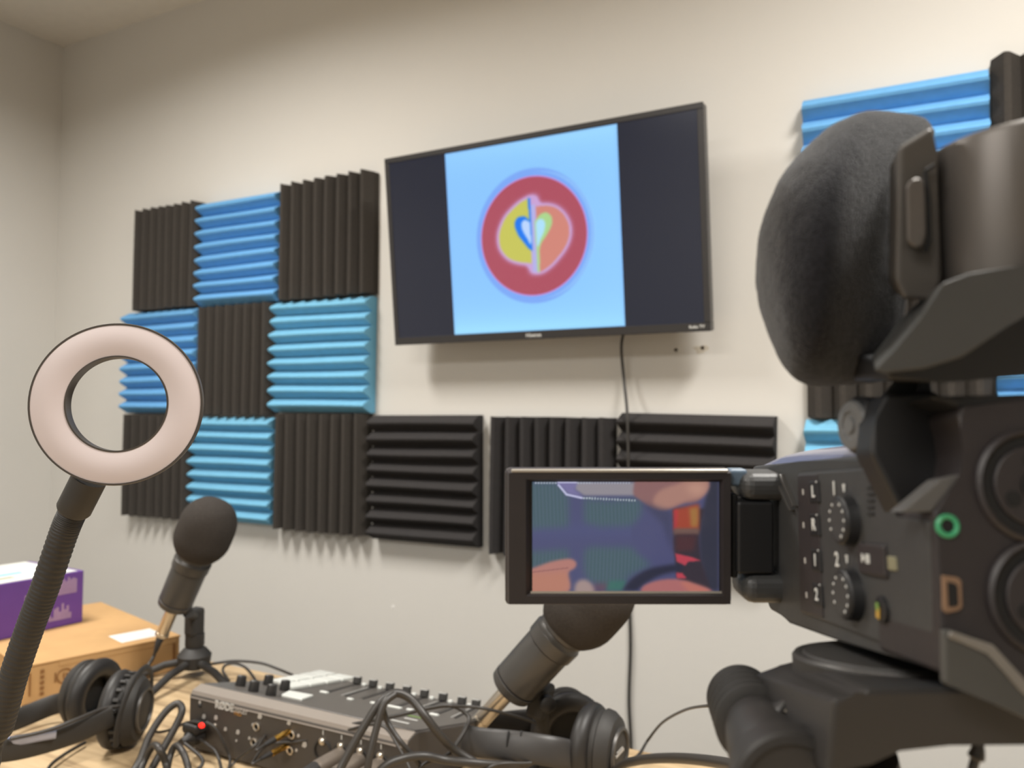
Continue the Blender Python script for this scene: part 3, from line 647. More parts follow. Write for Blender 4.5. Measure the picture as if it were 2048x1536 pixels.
# ================================================================== LOOSE CABLES
lay = [
 ('thick black cable looped upright in front of the mixer left end', .0042, [(240, 1580, .006), (275, 1530, .02), (300, 1470, .045), (330, 1425, .065), (355, 1407, .073), (364, 1422, .066), (350, 1455, .05), (325, 1500, .03), (300, 1545, .012), (280, 1590, .006)]),
 ('thick black cable bunched at the bottom edge, left of the mixer', .0040, [(262, 1600, .006), (285, 1530, .02), (306, 1492, .04), (320, 1500, .04), (333, 1535, .02), (335, 1600, .006)]),
 ('black cable arching beside the bunch at the bottom edge', .0038, [(330, 1610, .006), (336, 1530, .02), (350, 1492, .036), (366, 1505, .034), (378, 1545, .018), (384, 1610, .006)]),
 ('thin cable curving from the loop to the red-lamp plug', .0017, [(300, 1462, .012), (320, 1464, .015), (345, 1458, .025), (375, 1445, .04), (402, 1446, .045)]),
 ('thin grey lead dropping from the red-lamp plug to the table', .0019, [(412, 1444, .05), (430, 1456, .043), (446, 1485, .026), (460, 1520, .006), (452, 1560, .004), (440, 1620, .003)]),
 ('thin black lead below the plug, ending under the mixer corner', .0020, [(398, 1478, .022), (416, 1490, .018), (432, 1505, .012), (442, 1536, .004), (450, 1610, .003)]),
 ('thin lead running from the bunch up to the left end of the mixer', .0019, [(345, 1500, .006), (362, 1480, .012), (388, 1462, .022)]),
 ('black cable curling on the table by the tripod microphone', .0022, [(386, 1334, .012), (430, 1327, .016), (470, 1322, .02), (520, 1326, .02), (556, 1338, .014), (585, 1350, .01)]),
 ('small loop of black cable behind the mixer knobs', .0022, [(458, 1362, .003), (446, 1342, .012), (452, 1330, .02), (472, 1327, .02), (492, 1336, .015), (508, 1356, .01), (515, 1370, .01)]),
 ('thin black cable under the left headphones at the bottom edge', .0020, [(90, 1560, .003), (100, 1532, .004), (130, 1508, .004), (170, 1485, .003)]),
]
for i, (lab, r, P) in enumerate(lay):
    cable('cable', lab, [tb(a, b, h+r) for a, b, h in P], r, group='loose cables on the table')
cable('cable', 'microphone cable falling from the small microphone to the table', [dep(312, 1298, 1.236), dep(306, 1315, 1.236), dep(292, 1335, 1.22), tb(268, 1353, .008), tb(245, 1365, .004), tb(215, 1380, .003)], .0026, group='loose cables on the table')
ups = [
 ('stiff dark cable rising over the mixer right half and down to the bottom edge', .0042, [(665, 1570, .76), (690, 1520, .77), (725, 1458, .78), (760, 1405, .79), (790, 1386, .80), (822, 1398, .80), (850, 1432, .79), (880, 1470, .79), (910, 1500, .80), (960, 1530, .80), (1020, 1560, .80)]),
 ('second dark cable hanging from the raised loop to the bottom edge', .0036, [(790, 1388, .795), (768, 1408, .785), (752, 1460, .775), (738, 1520, .765), (728, 1590, .76)]),
 ('light grey lead crossing the mixer right corner', .0026, [(766, 1415, .80), (776, 1446, .80), (800, 1482, .79), (826, 1512, .79), (850, 1545, .79)]),
 ('cable bending round the right corner of the mixer to the headband', .0022, [(700, 1450, .90), (790, 1432, .88), (860, 1416, .87), (905, 1412, .86), (935, 1430, .85), (936, 1448, .84), (918, 1480, .82), (895, 1510, .80), (850, 1528, .79), (820, 1560, .78)]),
 ('thin lead stretched over the nickel plug of the tilted microphone', .0017, [(905, 1412, .85), (950, 1414, .83), (1000, 1424, .84), (1045, 1436, .86), (1070, 1445, .87)]),
 ('black cable lying in a flat arc along the bottom edge, below the mixer corner', .0042, [(740, 1570, .76), (770, 1532, .77), (810, 1516, .78), (850, 1512, .785), (890, 1520, .79), (950, 1526, .79), (1010, 1530, .80), (1050, 1528, .81), (1082, 1510, .815)]),
 ('thin lead tangled near the seam of the headband', .0018, [(900, 1520, .82), (960, 1536, .82), (1000, 1528, .82), (1040, 1510, .83), (1080, 1506, .82), (1086, 1512, .81), (1060, 1526, .80), (1000, 1528, .79), (960, 1545, .79)]),
]
for lab, r, P in ups: cable('cable', lab, [dep(*p) for p in P], r, group='raised cables over the table')
cable('cable', 'thin cable rising from the table toward the ribbed tripod knob', [tb(1240, 1530, .004), tb(1275, 1512, .008), dep(1296, 1480, 1.0), dep(1325, 1445, .95), dep(1370, 1420, .80), dep(1422, 1411, .55), dep(1480, 1415, .34)], lambda t: .0022-.0012*t, group='raised cables over the table')
cable('cable', 'thick black cord looping along the bottom edge left of the tripod', [tb(1170, 1610, .004), dep(1235, 1538, .80), dep(1275, 1521, .74), dep(1340, 1516, .68), dep(1420, 1522, .60), dep(1500, 1540, .52), dep(1560, 1580, .48)], .0042)
# ================================================================== CAMCORDER (own frame: x right, y forward away from the viewer, z up)
O = dep(1866, 1022, .162); th = math.radians(9)
cf = (FWD*math.cos(th)-UP*math.sin(th)).normalized(); cx_ = RT.copy(); cu = cx_.cross(cf)
CM_ = frame(O, cx_, None, cu); CMi = CM_.inverted()
kc = tag(empty('camcorder', CM_), 'dark grey camcorder on a tripod head with flip-out screen and furry windscreen, right side', 'camcorder')
def cs(px, py, x0=0.0):
    v = CMi @ onplane(px, py, CM_ @ Vector((x0, 0, 0)), cx_); return v.y, v.z
def cr(px, py, y0=0.0):
    v = CMi @ onplane(px, py, CM_ @ Vector((0, y0, 0)), cf); return v.x, v.z
def CP(x, yz): return CM_ @ Vector((x, yz[0], yz[1]))
def CR(y, xz): return CM_ @ Vector((xz[0], y, xz[1]))
def side_slab(name, pts, x0, x1, m, parent=kc, bev=.0006, ref=0.0, seg=2):
    q = [cs(*p, ref) for p in pts]; bm = BM(); slab(bm, [CP(x0, a) for a in q], [CP(x1, a) for a in q], bev, seg); return obj(name, bm, m, parent)
def rear_slab(name, pts, y0, y1, m, parent=kc, bev=.0006, ref=None, seg=2):
    q = [cr(*p, y0 if ref is None else ref) for p in pts]; bm = BM(); slab(bm, [CR(y0, a) for a in q], [CR(y1, a) for a in q], bev, seg); return obj(name, bm, m, parent)
W = .052
side_slab('body', [(1500, 932), (1600, 922), (1742, 907), (1806, 1022), (1866, 1022), (1885, 1345), (1780, 1312), (1670, 1277), (1572, 1240), (1535, 1220), (1522, 1180)], .0004, W, CAMG, bev=.0015)
side_slab('side_panel', [(1598, 946), (1730, 936), (1800, 1040), (1862, 1040), (1876, 1318), (1760, 1280), (1604, 1226)], -.0005, .002, CAMG, bev=.0006)
side_slab('button_strip', [(1600, 950), (1640, 948), (1652, 1236), (1606, 1222)], -.0009, .001, CAMD, bev=.0004)
side_slab('lower_skirt', [(1535, 1216), (1670, 1262), (1884, 1326), (1888, 1350), (1670, 1282), (1572, 1246)], .0012, W-.002, CAMK, bev=.0006)
# rounded glossy top
q0, q1 = cs(1497, 936), cs(1742, 906)
bm = BM(); rings = []
for k in range(15):
    t = k/14; y = q0[0]+(q1[0]-q0[0])*t; z = q0[1]+(q1[1]-q0[1])*t
    drop = .0075*max(0, (.25-t)/.25)**2; H_ = .0075*(1-.15*t)*(1-.75*max(0, (.18-t)/.18)**2)
    rings.append([bm.verts.new(CM_ @ Vector((W*.02+W*.96*s, y, z-.001-drop*0+H_*math.sin(math.pi*s)**.55 if 0 < s < 1 else z-.001))) for s in [j/12 for j in range(13)]])
for a, b in zip(rings, rings[1:]):
    for j in range(12): bm.faces.new((a[j], a[j+1], b[j+1], b[j]))
    bm.faces.new((a[12], a[0], b[0], b[12]))
bm.faces.new(rings[0]); bm.faces.new(rings[-1][::-1]); obj('top_shell', bm, TOPG, kc, smooth=40)
# lens front beyond the body
lc = CM_ @ Vector((W*.5, cs(1500, 1060)[0], cs(1500, 1060)[1]))
bm = BM(); lathe(bm, axisframe(lc, cf), [(-.01, .021), (.004, .021), (.008, .019), (.010, .015)], 40); lb = obj('lens_barrel', bm, CAMK, kc, smooth=35)
bm = BM(); lathe(bm, axisframe(lc+cf*.0101, cf), [(0, .0145), (.001, .010), (.0014, 0)], 32); obj('lens_glass', bm, mat('lens_glass', (20, 22, 34), .05, coat=1), lb, smooth=40)
# side buttons
sm = frame(O, -cf, None, -cx_)      # reading direction on the side: towards the viewer (right in the picture)
def on_side(px, py, x=-.001): return CP(x, cs(px, py, 0))
def side_button(cx0, cy0, w_, h_, name='button', m=CAMK, d=.0012, parent=kc, bev=.0005):
    y, z = cs(cx0, cy0); hw = abs(cs(cx0-w_, cy0)[0]-y); hh = abs(cs(cx0, cy0-h_)[1]-z)
    bm = BM(); box(bm, CM_, (-.0006-d, y-hw, z-hh), (.0006, y+hw, z+hh), bev); return obj(name, bm, m, parent)
for (px, py, t_) in ((1631, 984, 'L'), (1632, 1050, 'R'), (1635, 1121, '1'), (1638, 1190, '2')):
    b = side_button(px+4, py, 9, 23, d=.0006)
    M = frame(on_side(px+5, py, -.0014), -cf, None, -cx_); text(t_, M, .0046, PRINT, b, depth=.0001, bold=.0001)
    bm = BM(); c = on_side(px+11, py-20, -.0013); lathe(bm, axisframe(c, -cx_), [(0, .0003), (.0002, .0002)], 8); obj('lamp_dot', bm, PRINT, b)
    y, z = cs(px-18, py); bm = BM(); box(bm, CM_, (-.0011, y-.0004, z-.0008), (-.0008, y+.0004, z+.0008)); obj('printed_mark', bm, mat('dim_print', (176, 172, 166), .6), kc)
for (px, py, t_, lx, ly) in ((1704, 1041, '1', 1674, 978), (1712, 1189, '2', 1680, 1120)):
    y, z = cs(px, py); c = CP(-.0005, (y, z)); r = .0064
    M = axisframe(c, -cx_, cu); bm = BM(); lathe(bm, M, [(0, r*1.02), (.0005, r), (.0026, r*.95), (.0031, r*.88), (.0032, 0)], 40); dl = obj('level_dial', bm, CAMK, kc, smooth=30)
    fm = frame(c-cx_*.0034, -cf, None, -cx_)
    bm = BM(); lathe(bm, M @ Matrix.Translation((0, 0, .0032)), [(0, r*.80), (.0001, r*.78)], 32); obj('dial_face', bm, CAMG, dl)
    for k in range(10):
        a = math.radians(-120+k*30+(-30)); 
        if k in (5,): continue
        p = fm @ Vector((r*.70*math.cos(a+math.pi/2), r*.70*math.sin(a+math.pi/2), 0)); bm = BM(); lathe(bm, axisframe(p, -cx_), [(0, .00042), (.00015, .0003)], 8); obj('dial_dot', bm, PRINT, dl)
    M3 = frame(on_side(lx, ly, -.0008), -cf, None, -cx_); text(t_, M3, .0052, PRINT, kc, depth=.0001, bold=.0001)
    M3 = frame(on_side(lx+20, ly-2, -.0008), -cf, None, -cx_); text('▾', M3, .004, PRINT, kc, depth=.0001)
    bm = BM(); pp = on_side(lx+20, ly-2, -.0007); prism(bm, frame(pp, -cf, None, -cx_), [(-.0008, .001), (.0008, .001), (.0003, -.001), (-.0003, -.001)], 0, .0002); obj('pointer_mark', bm, PRINT, kc)
for k in range(5):
    y, z = cs(1747, 976+k*13); bm = BM(); box(bm, CM_, (-.0008, y-.0017, z-.0003), (.0005, y+.0017, z+.0003)); obj('speaker_slot', bm, DEEP, kc)
pb_ = side_button(1752, 1119, 26, 32, 'play_button', CAMD, .0008, bev=.0006)
fm = frame(on_side(1745, 1117, -.0016), -cf, None, -cx_)
bm = BM(); prism(bm, fm, [(-.0020, -.0011), (-.0004, 0), (-.0020, .0011)], 0, .0002); prism(bm, fm, [(.0002, -.0011), (.0009, -.0011), (.0009, .0011), (.0002, .0011)], 0, .0002); prism(bm, fm, [(.0014, -.0011), (.0021, -.0011), (.0021, .0011), (.0014, .0011)], 0, .0002)
obj('play_symbol', bm, PRINT, pb_)
side_button(1791, 1127, 8, 14, 'indicator_lamp', mat('amber_grey_lamp', (126, 122, 98), .5), .0004, bev=.0003)
c = on_side(1771, 1219, -.0004); bm = BM(); lathe(bm, axisframe(c, -cx_, cu), [(0, .0031), (.0008, .003), (.0010, .0024)], 24); mb = obj('menu_stick', bm, CAMK, kc, smooth=30)
fm = frame(c-cx_*.0011, -cf, None, -cx_)
bm = BM(); prism(bm, fm, [(-.0016, -.0018), (.0002, -.0022), (.0006, .0004), (-.0010, .0008)], 0, .0002); obj('orange_symbol', bm, AMBER, mb)
bm = BM(); prism(bm, fm, [(-.0012, .0001), (.0002, -.0004), (.0004, .0014), (-.0009, .0016)], .0001, .0003); obj('green_symbol', bm, LIME, mb)
# rear face block
rear_slab('rear_panel', [(1866, 1024), (1930, 948), (1934, 905), (1928, 860), (1915, 830), (1925, 812), (2048, 800), (2330, 800), (2350, 1420), (1886, 1348)], 0, .028, CAMD, bev=.0008)
rear_slab('ledge', [(1806, 1024), (1866, 1024), (1931, 948), (1885, 958)], .0006, .0062, mat('ledge_grey', (84, 82, 80), .45), bev=.0003, ref=0)
rear_slab('top_deck', [(1862, 792), (2048, 788), (2360, 788), (2360, 830), (1930, 822)], .001, .05, CAMK, bev=.001)
for (px, py) in ((2062, 972), (2088, 1196)):
    xx, zz = cr(px, py); c = CM_ @ Vector((xx, 0, zz)); M = axisframe(c, -cf, cu)
    rr = .0110
    bm = BM(); ringlathe(bm, M, [(-.001, rr*1.08), (.0008, rr*1.05), (.0014, rr*.98), (.0008, rr*.93), (-.001, rr*.93)], 56); xl = obj('microphone_socket', bm, CAMD, kc, smooth=30)
    bm = BM(); ringlathe(bm, M, [(-.001, rr*.93), (.0004, rr*.93), (.0004, rr*.74), (-.001, rr*.74)], 56); obj('socket_recess', bm, DEEP, xl)
    bm = BM(); lathe(bm, M, [(-.001, rr*.74), (.0009, rr*.73), (.0011, rr*.70)], 48); obj('socket_core', bm, CAMD, xl, smooth=30)
    bm = BM(); ringlathe(bm, M, [(.0009, rr*.25), (.0015, rr*.25), (.0015, rr*.17), (.0009, rr*.17)], 24); obj('jack_ring', bm, CAMK, xl)
    bm = BM(); lathe(bm, M, [(.0011, rr*.20), (.0013, rr*.19)], 20); obj('jack_hole', bm, DEEP, xl)
    for a in (90, 210, 330):
        p = M @ Vector((rr*.47*math.cos(math.radians(a)), rr*.47*math.sin(math.radians(a)), 0)); bm = BM(); lathe(bm, axisframe(p, -cf, cu), [(.001, .0017), (.0013, .0016)], 16); obj('pin_hole', bm, DEEP, xl)
xx, zz = cr(1893, 1052); M = axisframe(CM_ @ Vector((xx, 0, zz)), -cf)
bm = BM(); ringlathe(bm, M, [(0, .0024), (.0006, .0024), (.0009, .0020), (.0006, .0014), (0, .0014)], 32); j = obj('headphone_jack', bm, GREEN, kc, smooth=40)
bm = BM(); lathe(bm, M, [(.0001, .0014), (.0003, .0013)], 20); obj('jack_hole', bm, DEEP, j)
ol = [(1882, 1150), (1912, 1154), (1920, 1161), (1922, 1213), (1916, 1220), (1890, 1226), (1884, 1219)]
rear_slab('usb_port', ol, -.0006, .001, BRONZE, bev=.0002, ref=0)
rear_slab('usb_slot', [(1891, 1163), (1906, 1166), (1911, 1172), (1913, 1208), (1909, 1212), (1894, 1213)], -.0008, .001, DEEP, bev=0, ref=0)
# battery and latch plate at the lower right
rear_slab('base_bracket', [(1890, 1262), (1905, 1260), (1985, 1292), (2010, 1330), (2048, 1365), (2120, 1420), (2120, 1470), (1998, 1412), (1900, 1372), (1892, 1368)], -.0028, -.0004, mat('bracket_grey', (66, 65, 62), .45), bev=.0010, ref=-.0028)
bp0 = [(1902, 1262), (1988, 1290), (2052, 1362), (2110, 1410), (2110, 1432), (2044, 1386), (1976, 1304), (1898, 1276)]
rear_slab('bracket_rim', bp0, -.0034, -.0026, mat('bracket_light', (112, 107, 100), .35), bev=.0004, ref=-.0034)
# post that carries the microphone, its arms and clamp knob
rear_slab('microphone_post', [(1742, 905), (1752, 840), (1770, 788), (1868, 780), (1915, 812), (1932, 870), (1932, 950), (1890, 1000), (1806, 1030)], .012, .021, CAMK, bev=.001, ref=.012)
def dslab(name, d0, P0, d1, P1, m, bev=.0008, parent=kc, seg=3):
    bm = BM(); slab(bm, [dep(*p, d0) for p in P0], [dep(*p, d1) for p in P1], bev, seg); return obj(name, bm, m, parent)
_p = [(1795, 752), (1852, 742), (1846, 765), (1806, 870), (1768, 890), (1758, 800)]
dslab('support_arm', .1965, _p, .203, _p, mat('arm_grey', (58, 58, 56), .5), bev=.001)
_p = [(1842, 742), (1858, 742), (1872, 830), (1850, 850), (1815, 860)]
dslab('support_arm', .190, _p, .196, _p, CAMK, bev=.0006)
kp = dep(1706, 851, .190)
M = axisframe(kp, -cx_*1.0-cf*.12, cu)
bm = BM(); lathe(bm, M, [(-.022, .0035), (-.016, .0035), (-.0155, .0066), (-.0012, .0070), (0, .0062)], 36); kn = obj('clamp_knob', bm, CAMK, kc, smooth=35)
bm = BM(); lathe(bm, M, [(0, .0060), (.0008, .0056), (.0010, .0034), (.0006, .0032), (.0006, .0020), (.0012, .0018), (.0012, 0)], 36); obj('knob_cap', bm, mat('knob_cap_grey', (88, 88, 88), .35), kn, smooth=30)
bm = BM(); ringlathe(bm, M, [(-.0100, .0067), (-.0098, .0072), (-.0092, .0072), (-.0090, .0067)], 36); obj('knob_ridge', bm, GREYM, kn, smooth=30)
# windscreen foam: rounded dome with a rim and a tapering back
rimc = dep(1700, 492, .205)
SEC = [((1511, 556), (1512, 574), .9), ((1514, 500), (1518, 612), .95), ((1522, 450), (1529, 648), .95), ((1540, 400), (1545, 690), .93), ((1565, 350), (1562, 724), .92), ((1600, 307), (1582, 749), .92),
       ((1650, 262), (1606, 764), .92), ((1696, 236), (1632, 769), .90), ((1742, 223), (1668, 769), .80), ((1800, 226), (1715, 767), .62), ((1850, 237), (1762, 762), .44), ((1870, 262), (1790, 735), .30)]
def cmf(vals, n): return [v.x for v in catmull([Vector((v, 0, 0)) for v in vals], n)]
cols_ = [cmf([f(q) for q in SEC], 4) for f in (lambda q: q[0][0], lambda q: q[0][1], lambda q: q[1][0], lambda q: q[1][1], lambda q: q[2])]
bm = BM(); rings = []
for tx, ty, bx, by, wf in zip(*cols_):
    a, b = dep(tx, ty, .205), dep(bx, by, .205); c = (a+b)/2; h = (a-b)/2; m_ = ray((tx+bx)/2, (ty+by)/2).normalized(); w_ = h.length*wf
    rings.append([bm.verts.new(c+h*math.cos(k*2*math.pi/72)+m_*w_*math.sin(k*2*math.pi/72)) for k in range(72)])
for a, b in zip(rings, rings[1:]):
    for k in range(72): bm.faces.new((a[k], a[(k+1) % 72], b[(k+1) % 72], b[k]))
bm.faces.new(rings[0]); bm.faces.new(rings[-1][::-1])
bmesh.ops.subdivide_edges(bm, edges=bm.edges[:], cuts=1, use_grid_fill=True)
for v in bm.verts:
    v.co += (v.co-rimc).normalized()*(noise.noise(v.co*1500)*.00010+noise.noise(v.co*300)*.00016)
ws = obj('windscreen', bm, CAPF, kc, smooth=80)
# housing behind it
def dslab(name, d0, P0, d1, P1, m, bev=.0008, parent=kc, seg=3):
    bm = BM(); slab(bm, [dep(*p, d0) for p in P0], [dep(*p, d1) for p in P1], bev, seg); return obj(name, bm, m, parent)
bm = BM(); Q = []                     # main shell: vertical curved wall from the left edge round to the right
hc = dep(2075, 380, .176); hM = frame(hc, RT, None, UP)
def arc(z, rx, ry, n=26): return [hM @ Vector((rx*math.copysign(abs(math.cos(a))**.7, math.cos(a)), -ry*math.copysign(abs(math.sin(a))**.8, math.sin(a)), z)) for a in [math.pi+2*math.pi*k/n for k in range(n)]]
def hz(px, py, d=.160): v = hM.inverted() @ dep(px, py, d); return v
zt, zb_ = hz(1872, 246).z, hz(1884, 562).z
bm = BM(); levels = []
for (z, rx, ry) in ((zb_, .0208, .0150), (zb_+.0006, .0213, .0155), (zt-.0014, .0215, .0158), (zt-.0004, .0212, .0154), (zt, .0205, .0147)):
    levels.append([bm.verts.new(p+UP*(max(0, (p-hc).dot(RT)+.0215)*.17*(1 if z > 0 else .14))) for p in arc(z, rx, ry)])
for a, b in zip(levels, levels[1:]):
    for k in range(len(a)): bm.faces.new((a[k], a[(k+1) % len(a)], b[(k+1) % len(a)], b[k]))
bm.faces.new(levels[0]); bm.faces.new(levels[-1][::-1]); obj('microphone_housing', bm, HOUS, kc, smooth=40)
dslab('front_block', .172, [(1797, 292), (1868, 248), (1874, 300), (1886, 562), (1868, 604), (1808, 600), (1790, 560)], .187, [(1778, 330), (1830, 300), (1850, 330), (1860, 560), (1840, 590), (1790, 590), (1776, 560)], mat('front_block_grey', (70, 66, 62), .45), bev=.0012)
lt = dslab('release_button', .1685, [(1812, 372), (1822, 358), (1838, 354), (1848, 362), (1852, 470), (1846, 492), (1830, 498), (1814, 482)], .173, [(1812, 372), (1822, 358), (1838, 354), (1848, 362), (1852, 470), (1846, 492), (1830, 498), (1814, 482)], HOUS, bev=.0012)
bm = BM(); tube(bm, [dep(1868, 330, .1705), dep(1850, 342, .1705)], .0004, 6); tube(bm, [dep(1851, 345, .1705), dep(1857, 400, .1705), dep(1858, 480, .1705), dep(1850, 505, .1705)], .0005, 6); obj('groove', bm, DEEP, kc)
dslab('lower_cradle', .158, [(1884, 566), (1940, 545), (2048, 530), (2160, 520), (2130, 590), (2020, 650), (1925, 715), (1850, 738), (1765, 748), (1748, 738), (1790, 700), (1840, 640)], .186, [(1850, 590), (1900, 560), (1990, 550), (2080, 545), (2050, 600), (1960, 640), (1880, 690), (1820, 712), (1750, 720), (1742, 715), (1770, 680), (1810, 630)], mat('cradle_grey', (62, 62, 61), .45), bev=.0020)
dslab('rear_shock_mount', .166, [(1770, 738), (1850, 735), (1930, 712), (2030, 640), (2140, 560), (2300, 560), (2300, 742), (2048, 752), (1890, 765), (1780, 762)], .20, [(1700, 700), (1800, 700), (1880, 690), (1960, 640), (2040, 580), (2150, 580), (2150, 720), (1950, 745), (1800, 764), (1700, 760)], CAMK, bev=.0012)
# flip-out screen and hinge
D = .255
def dq(px, py, d=D): return dep(px, py, d)
LM = frame(dq(1010, 1216), RT, None, UP); s = D/FPX; LW = 459*s; LH = 277*s
bm = BM(); box(bm, LM, (0, .0026, 0), (LW, .0085, LH), .0015); obj('screen_shell', bm, CAMD, kc)
ix0_, ix1_, iz0_, iz1_ = 55*s, 431*s, 31*s, 251*s
bm = BM()       # bevelled bezel ring
o4 = [(0.0004, 0.0004), (LW-.0004, .0004), (LW-.0004, LH-.0004), (.0004, LH-.0004)]; i4 = [(ix0_, iz0_), (ix1_, iz0_), (ix1_, iz1_), (ix0_, iz1_)]
m4 = [(a*.25+c*.75, b*.25+d*.75) for (a, b), (c, d) in zip(o4, i4)]
R1 = [bm.verts.new(LM @ Vector((x, .0044, z))) for x, z in o4]; R2 = [bm.verts.new(LM @ Vector((x, 0, z))) for x, z in [(x+(.0008 if x < .01 else -.0008), z+(.0008 if z < .01 else -.0008)) for x, z in o4]]
R3 = [bm.verts.new(LM @ Vector((x, .0001, z))) for x, z in m4]; R4 = [bm.verts.new(LM @ Vector((x, .0024, z))) for x, z in i4]
for a, b in ((R1, R2), (R2, R3), (R3, R4)):
    for k in range(4): bm.faces.new((a[k], a[(k+1) % 4], b[(k+1) % 4], b[k]))
obj('screen_bezel', bm, CAMD, kc)
bm = BM(); box(bm, LM, (ix0_-.0006, .0009, iz0_-.0006), (ix1_+.0012, .0014, iz0_+.0001)); obj('edge_highlight', bm, mat('bezel_highlight', (170, 164, 154), .3, metal=.3), kc); bm = BM(); box(bm, LM, (.002, -.0002, LH-.0010), (LW-.002, .001, LH+.0001), .0003, 1); obj('edge_highlight', bm, mat('bezel_highlight', (170, 164, 154), .3, metal=.3), kc)  # pale strips paint the lamp highlight along the screen edges
def lcd(U, V):
    X = 270+U*1190; Y = 905-V*693; C = lambda r, g, b: np.array([r, g, b], float); out = np.zeros(U.shape+(3,)); out[:] = C(80, 84, 128)
    def over(a, c):
        nonlocal out
        a = np.clip(a, 0, 1)[..., None]; out = out*(1-a)+c*a
    def pm(P, k=1): return blur(poly_mask(X, Y, P), k)
    over(.35*np.clip((X-900)/300, 0, 1), C(84, 82, 128)); over(.4*np.exp(-((Y-520)/60)**2)*(X < 900), C(84, 92, 142))
    st_ = .5+.5*np.sin(X*2*math.pi/23+np.where(Y > 560, (Y-600)*.012, -(Y-400)*.01))
    for P in ([(270, 215), (430, 215), (500, 300), (500, 495), (270, 510)], [(600, 320), (760, 335), (960, 320), (970, 380), (950, 440), (900, 490), (700, 495), (600, 470)],
              [(270, 655), (500, 640), (500, 730), (400, 740), (270, 770)], [(600, 650), (640, 625), (900, 630), (950, 680), (1030, 740), (900, 800), (850, 860), (760, 900), (620, 830), (600, 760)]):
        a = pm(P, 6); over(a*.9, C(82, 108, 122)); over(a*st_*.45, C(58, 92, 92))
    over(pm([(540, 215), (930, 215), (925, 300), (600, 300), (540, 260)], 2), C(156, 150, 160)); over(pm([(420, 215), (560, 215), (540, 260), (600, 310), (500, 290)], 2), C(128, 122, 176))
    for (x0, y0, x1, y1, r) in ((435, 214, 550, 214, 5), (437, 232, 488, 292, 5), (488, 292, 585, 314, 5)):
        t = np.clip(((X-x0)*(x1-x0)+(Y-y0)*(y1-y0))/((x1-x0)**2+(y1-y0)**2), 0, 1); dd = np.hypot(X-x0-t*(x1-x0), Y-y0-t*(y1-y0)); over(np.clip((r+4-dd)/5, 0, 1), C(206, 206, 246))
    yy = 314+16*np.clip((X-585)/345, 0, 1); over((np.abs(Y-yy) < 6)*(X > 585)*(X < 935)*(np.mod(X, 18) < 9)*.9, C(212, 226, 232))
    over((np.abs(Y-220) < 6)*(X > 280)*(X < 900)*((X < 430) | (X > 550))*(np.mod(X, 18) < 9)*.8, C(200, 210, 226))
    over(pm([(1395, 212), (1360, 380), (1330, 560), (1340, 700), (1380, 880), (1410, 905), (1460, 905), (1460, 212)], 3), C(54, 56, 74))
    over(pm([(1165, 380), (1370, 380), (1330, 560), (1345, 700), (1410, 900), (1190, 830), (1170, 600)], 2), C(58, 50, 62))
    over(pm([(1170, 385), (1330, 350), (1330, 520), (1180, 530)], 3), C(178, 70, 48)); over(pm([(1270, 380), (1330, 370), (1325, 500), (1280, 500)], 3), C(176, 120, 60)); over(pm([(1170, 390), (1200, 390), (1190, 520), (1170, 520)], 2), C(206, 56, 62))
    over(pm([(1170, 505), (1330, 505), (1330, 545), (1170, 548)], 2), C(122, 92, 84)); over(pm([(1180, 550), (1320, 548), (1300, 650), (1180, 660)], 4), C(84, 50, 56))
    over(pm([(1180, 665), (1290, 690), (1345, 712), (1260, 720), (1245, 745), (1190, 720)], 1), C(206, 66, 84)); over(pm([(1185, 785), (1225, 790), (1255, 825), (1190, 825)], 1), C(206, 66, 84))
    over(pm(smooth([(920, 212), (915, 290), (960, 330), (1040, 380), (1120, 392), (1230, 350), (1330, 330), (1390, 212), (1150, 205), (920, 212)]), 2), C(152, 106, 106))
    over(pm(smooth([(1230, 212), (1080, 270), (1040, 350), (1110, 385), (1240, 340), (1360, 300), (1392, 212), (1300, 205), (1230, 212)]), 3), C(186, 134, 120)); over(pm(smooth([(1300, 215), (1250, 260), (1330, 300), (1380, 240), (1300, 215)]), 6)*.7, C(214, 160, 138))
    over(pm([(960, 340), (1160, 400), (1165, 660), (1100, 480)], 5)*.6, C(62, 64, 92))
    over(pm(smooth([(270, 760), (400, 715), (510, 700), (550, 725), (540, 760), (500, 790), (510, 860), (500, 905), (420, 925), (270, 925), (270, 760)]), 2), C(196, 130, 120))
    over(pm(smooth([(270, 790), (380, 790), (480, 780), (500, 830), (490, 900), (270, 905), (270, 790)]), 5)*.6, C(206, 134, 104)); over((np.abs(Y-(785-.12*(X-270))) < 4)*(X < 500)*.5, C(140, 86, 90))
    over(pm(smooth([(535, 905), (550, 850), (600, 830), (650, 860), (668, 905), (600, 930), (535, 905)]), 3), C(176, 150, 146)); over(pm([(660, 860), (760, 860), (740, 905), (670, 905)], 5)*.7, C(120, 70, 86)); over(pm([(760, 840), (870, 840), (850, 905), (740, 905)], 3), C(62, 118, 110))
    over(pm(smooth([(840, 905), (900, 830), (1000, 770), (1100, 745), (1210, 735), (1230, 770), (1100, 800), (1000, 850), (930, 905)]), 3), C(46, 48, 70))
    over(pm(smooth([(950, 925), (980, 870), (1080, 835), (1200, 830), (1300, 860), (1410, 900), (1400, 925), (950, 925)]), 2), C(190, 112, 112)); over(pm(smooth([(1210, 850), (1260, 845), (1400, 900), (1300, 925), (1210, 850)]), 3), C(206, 120, 106))
    g_ = out.mean(-1, keepdims=True); return out*.86+g_*.10
LCDM = screenmat('flip_screen_light', .85, .15)
picture('screen_picture', LM @ Matrix.Translation((ix0_, .0017, iz0_)), ix1_-ix0_, iz1_-iz0_, 330, 195, lcd, LCDM, kc)
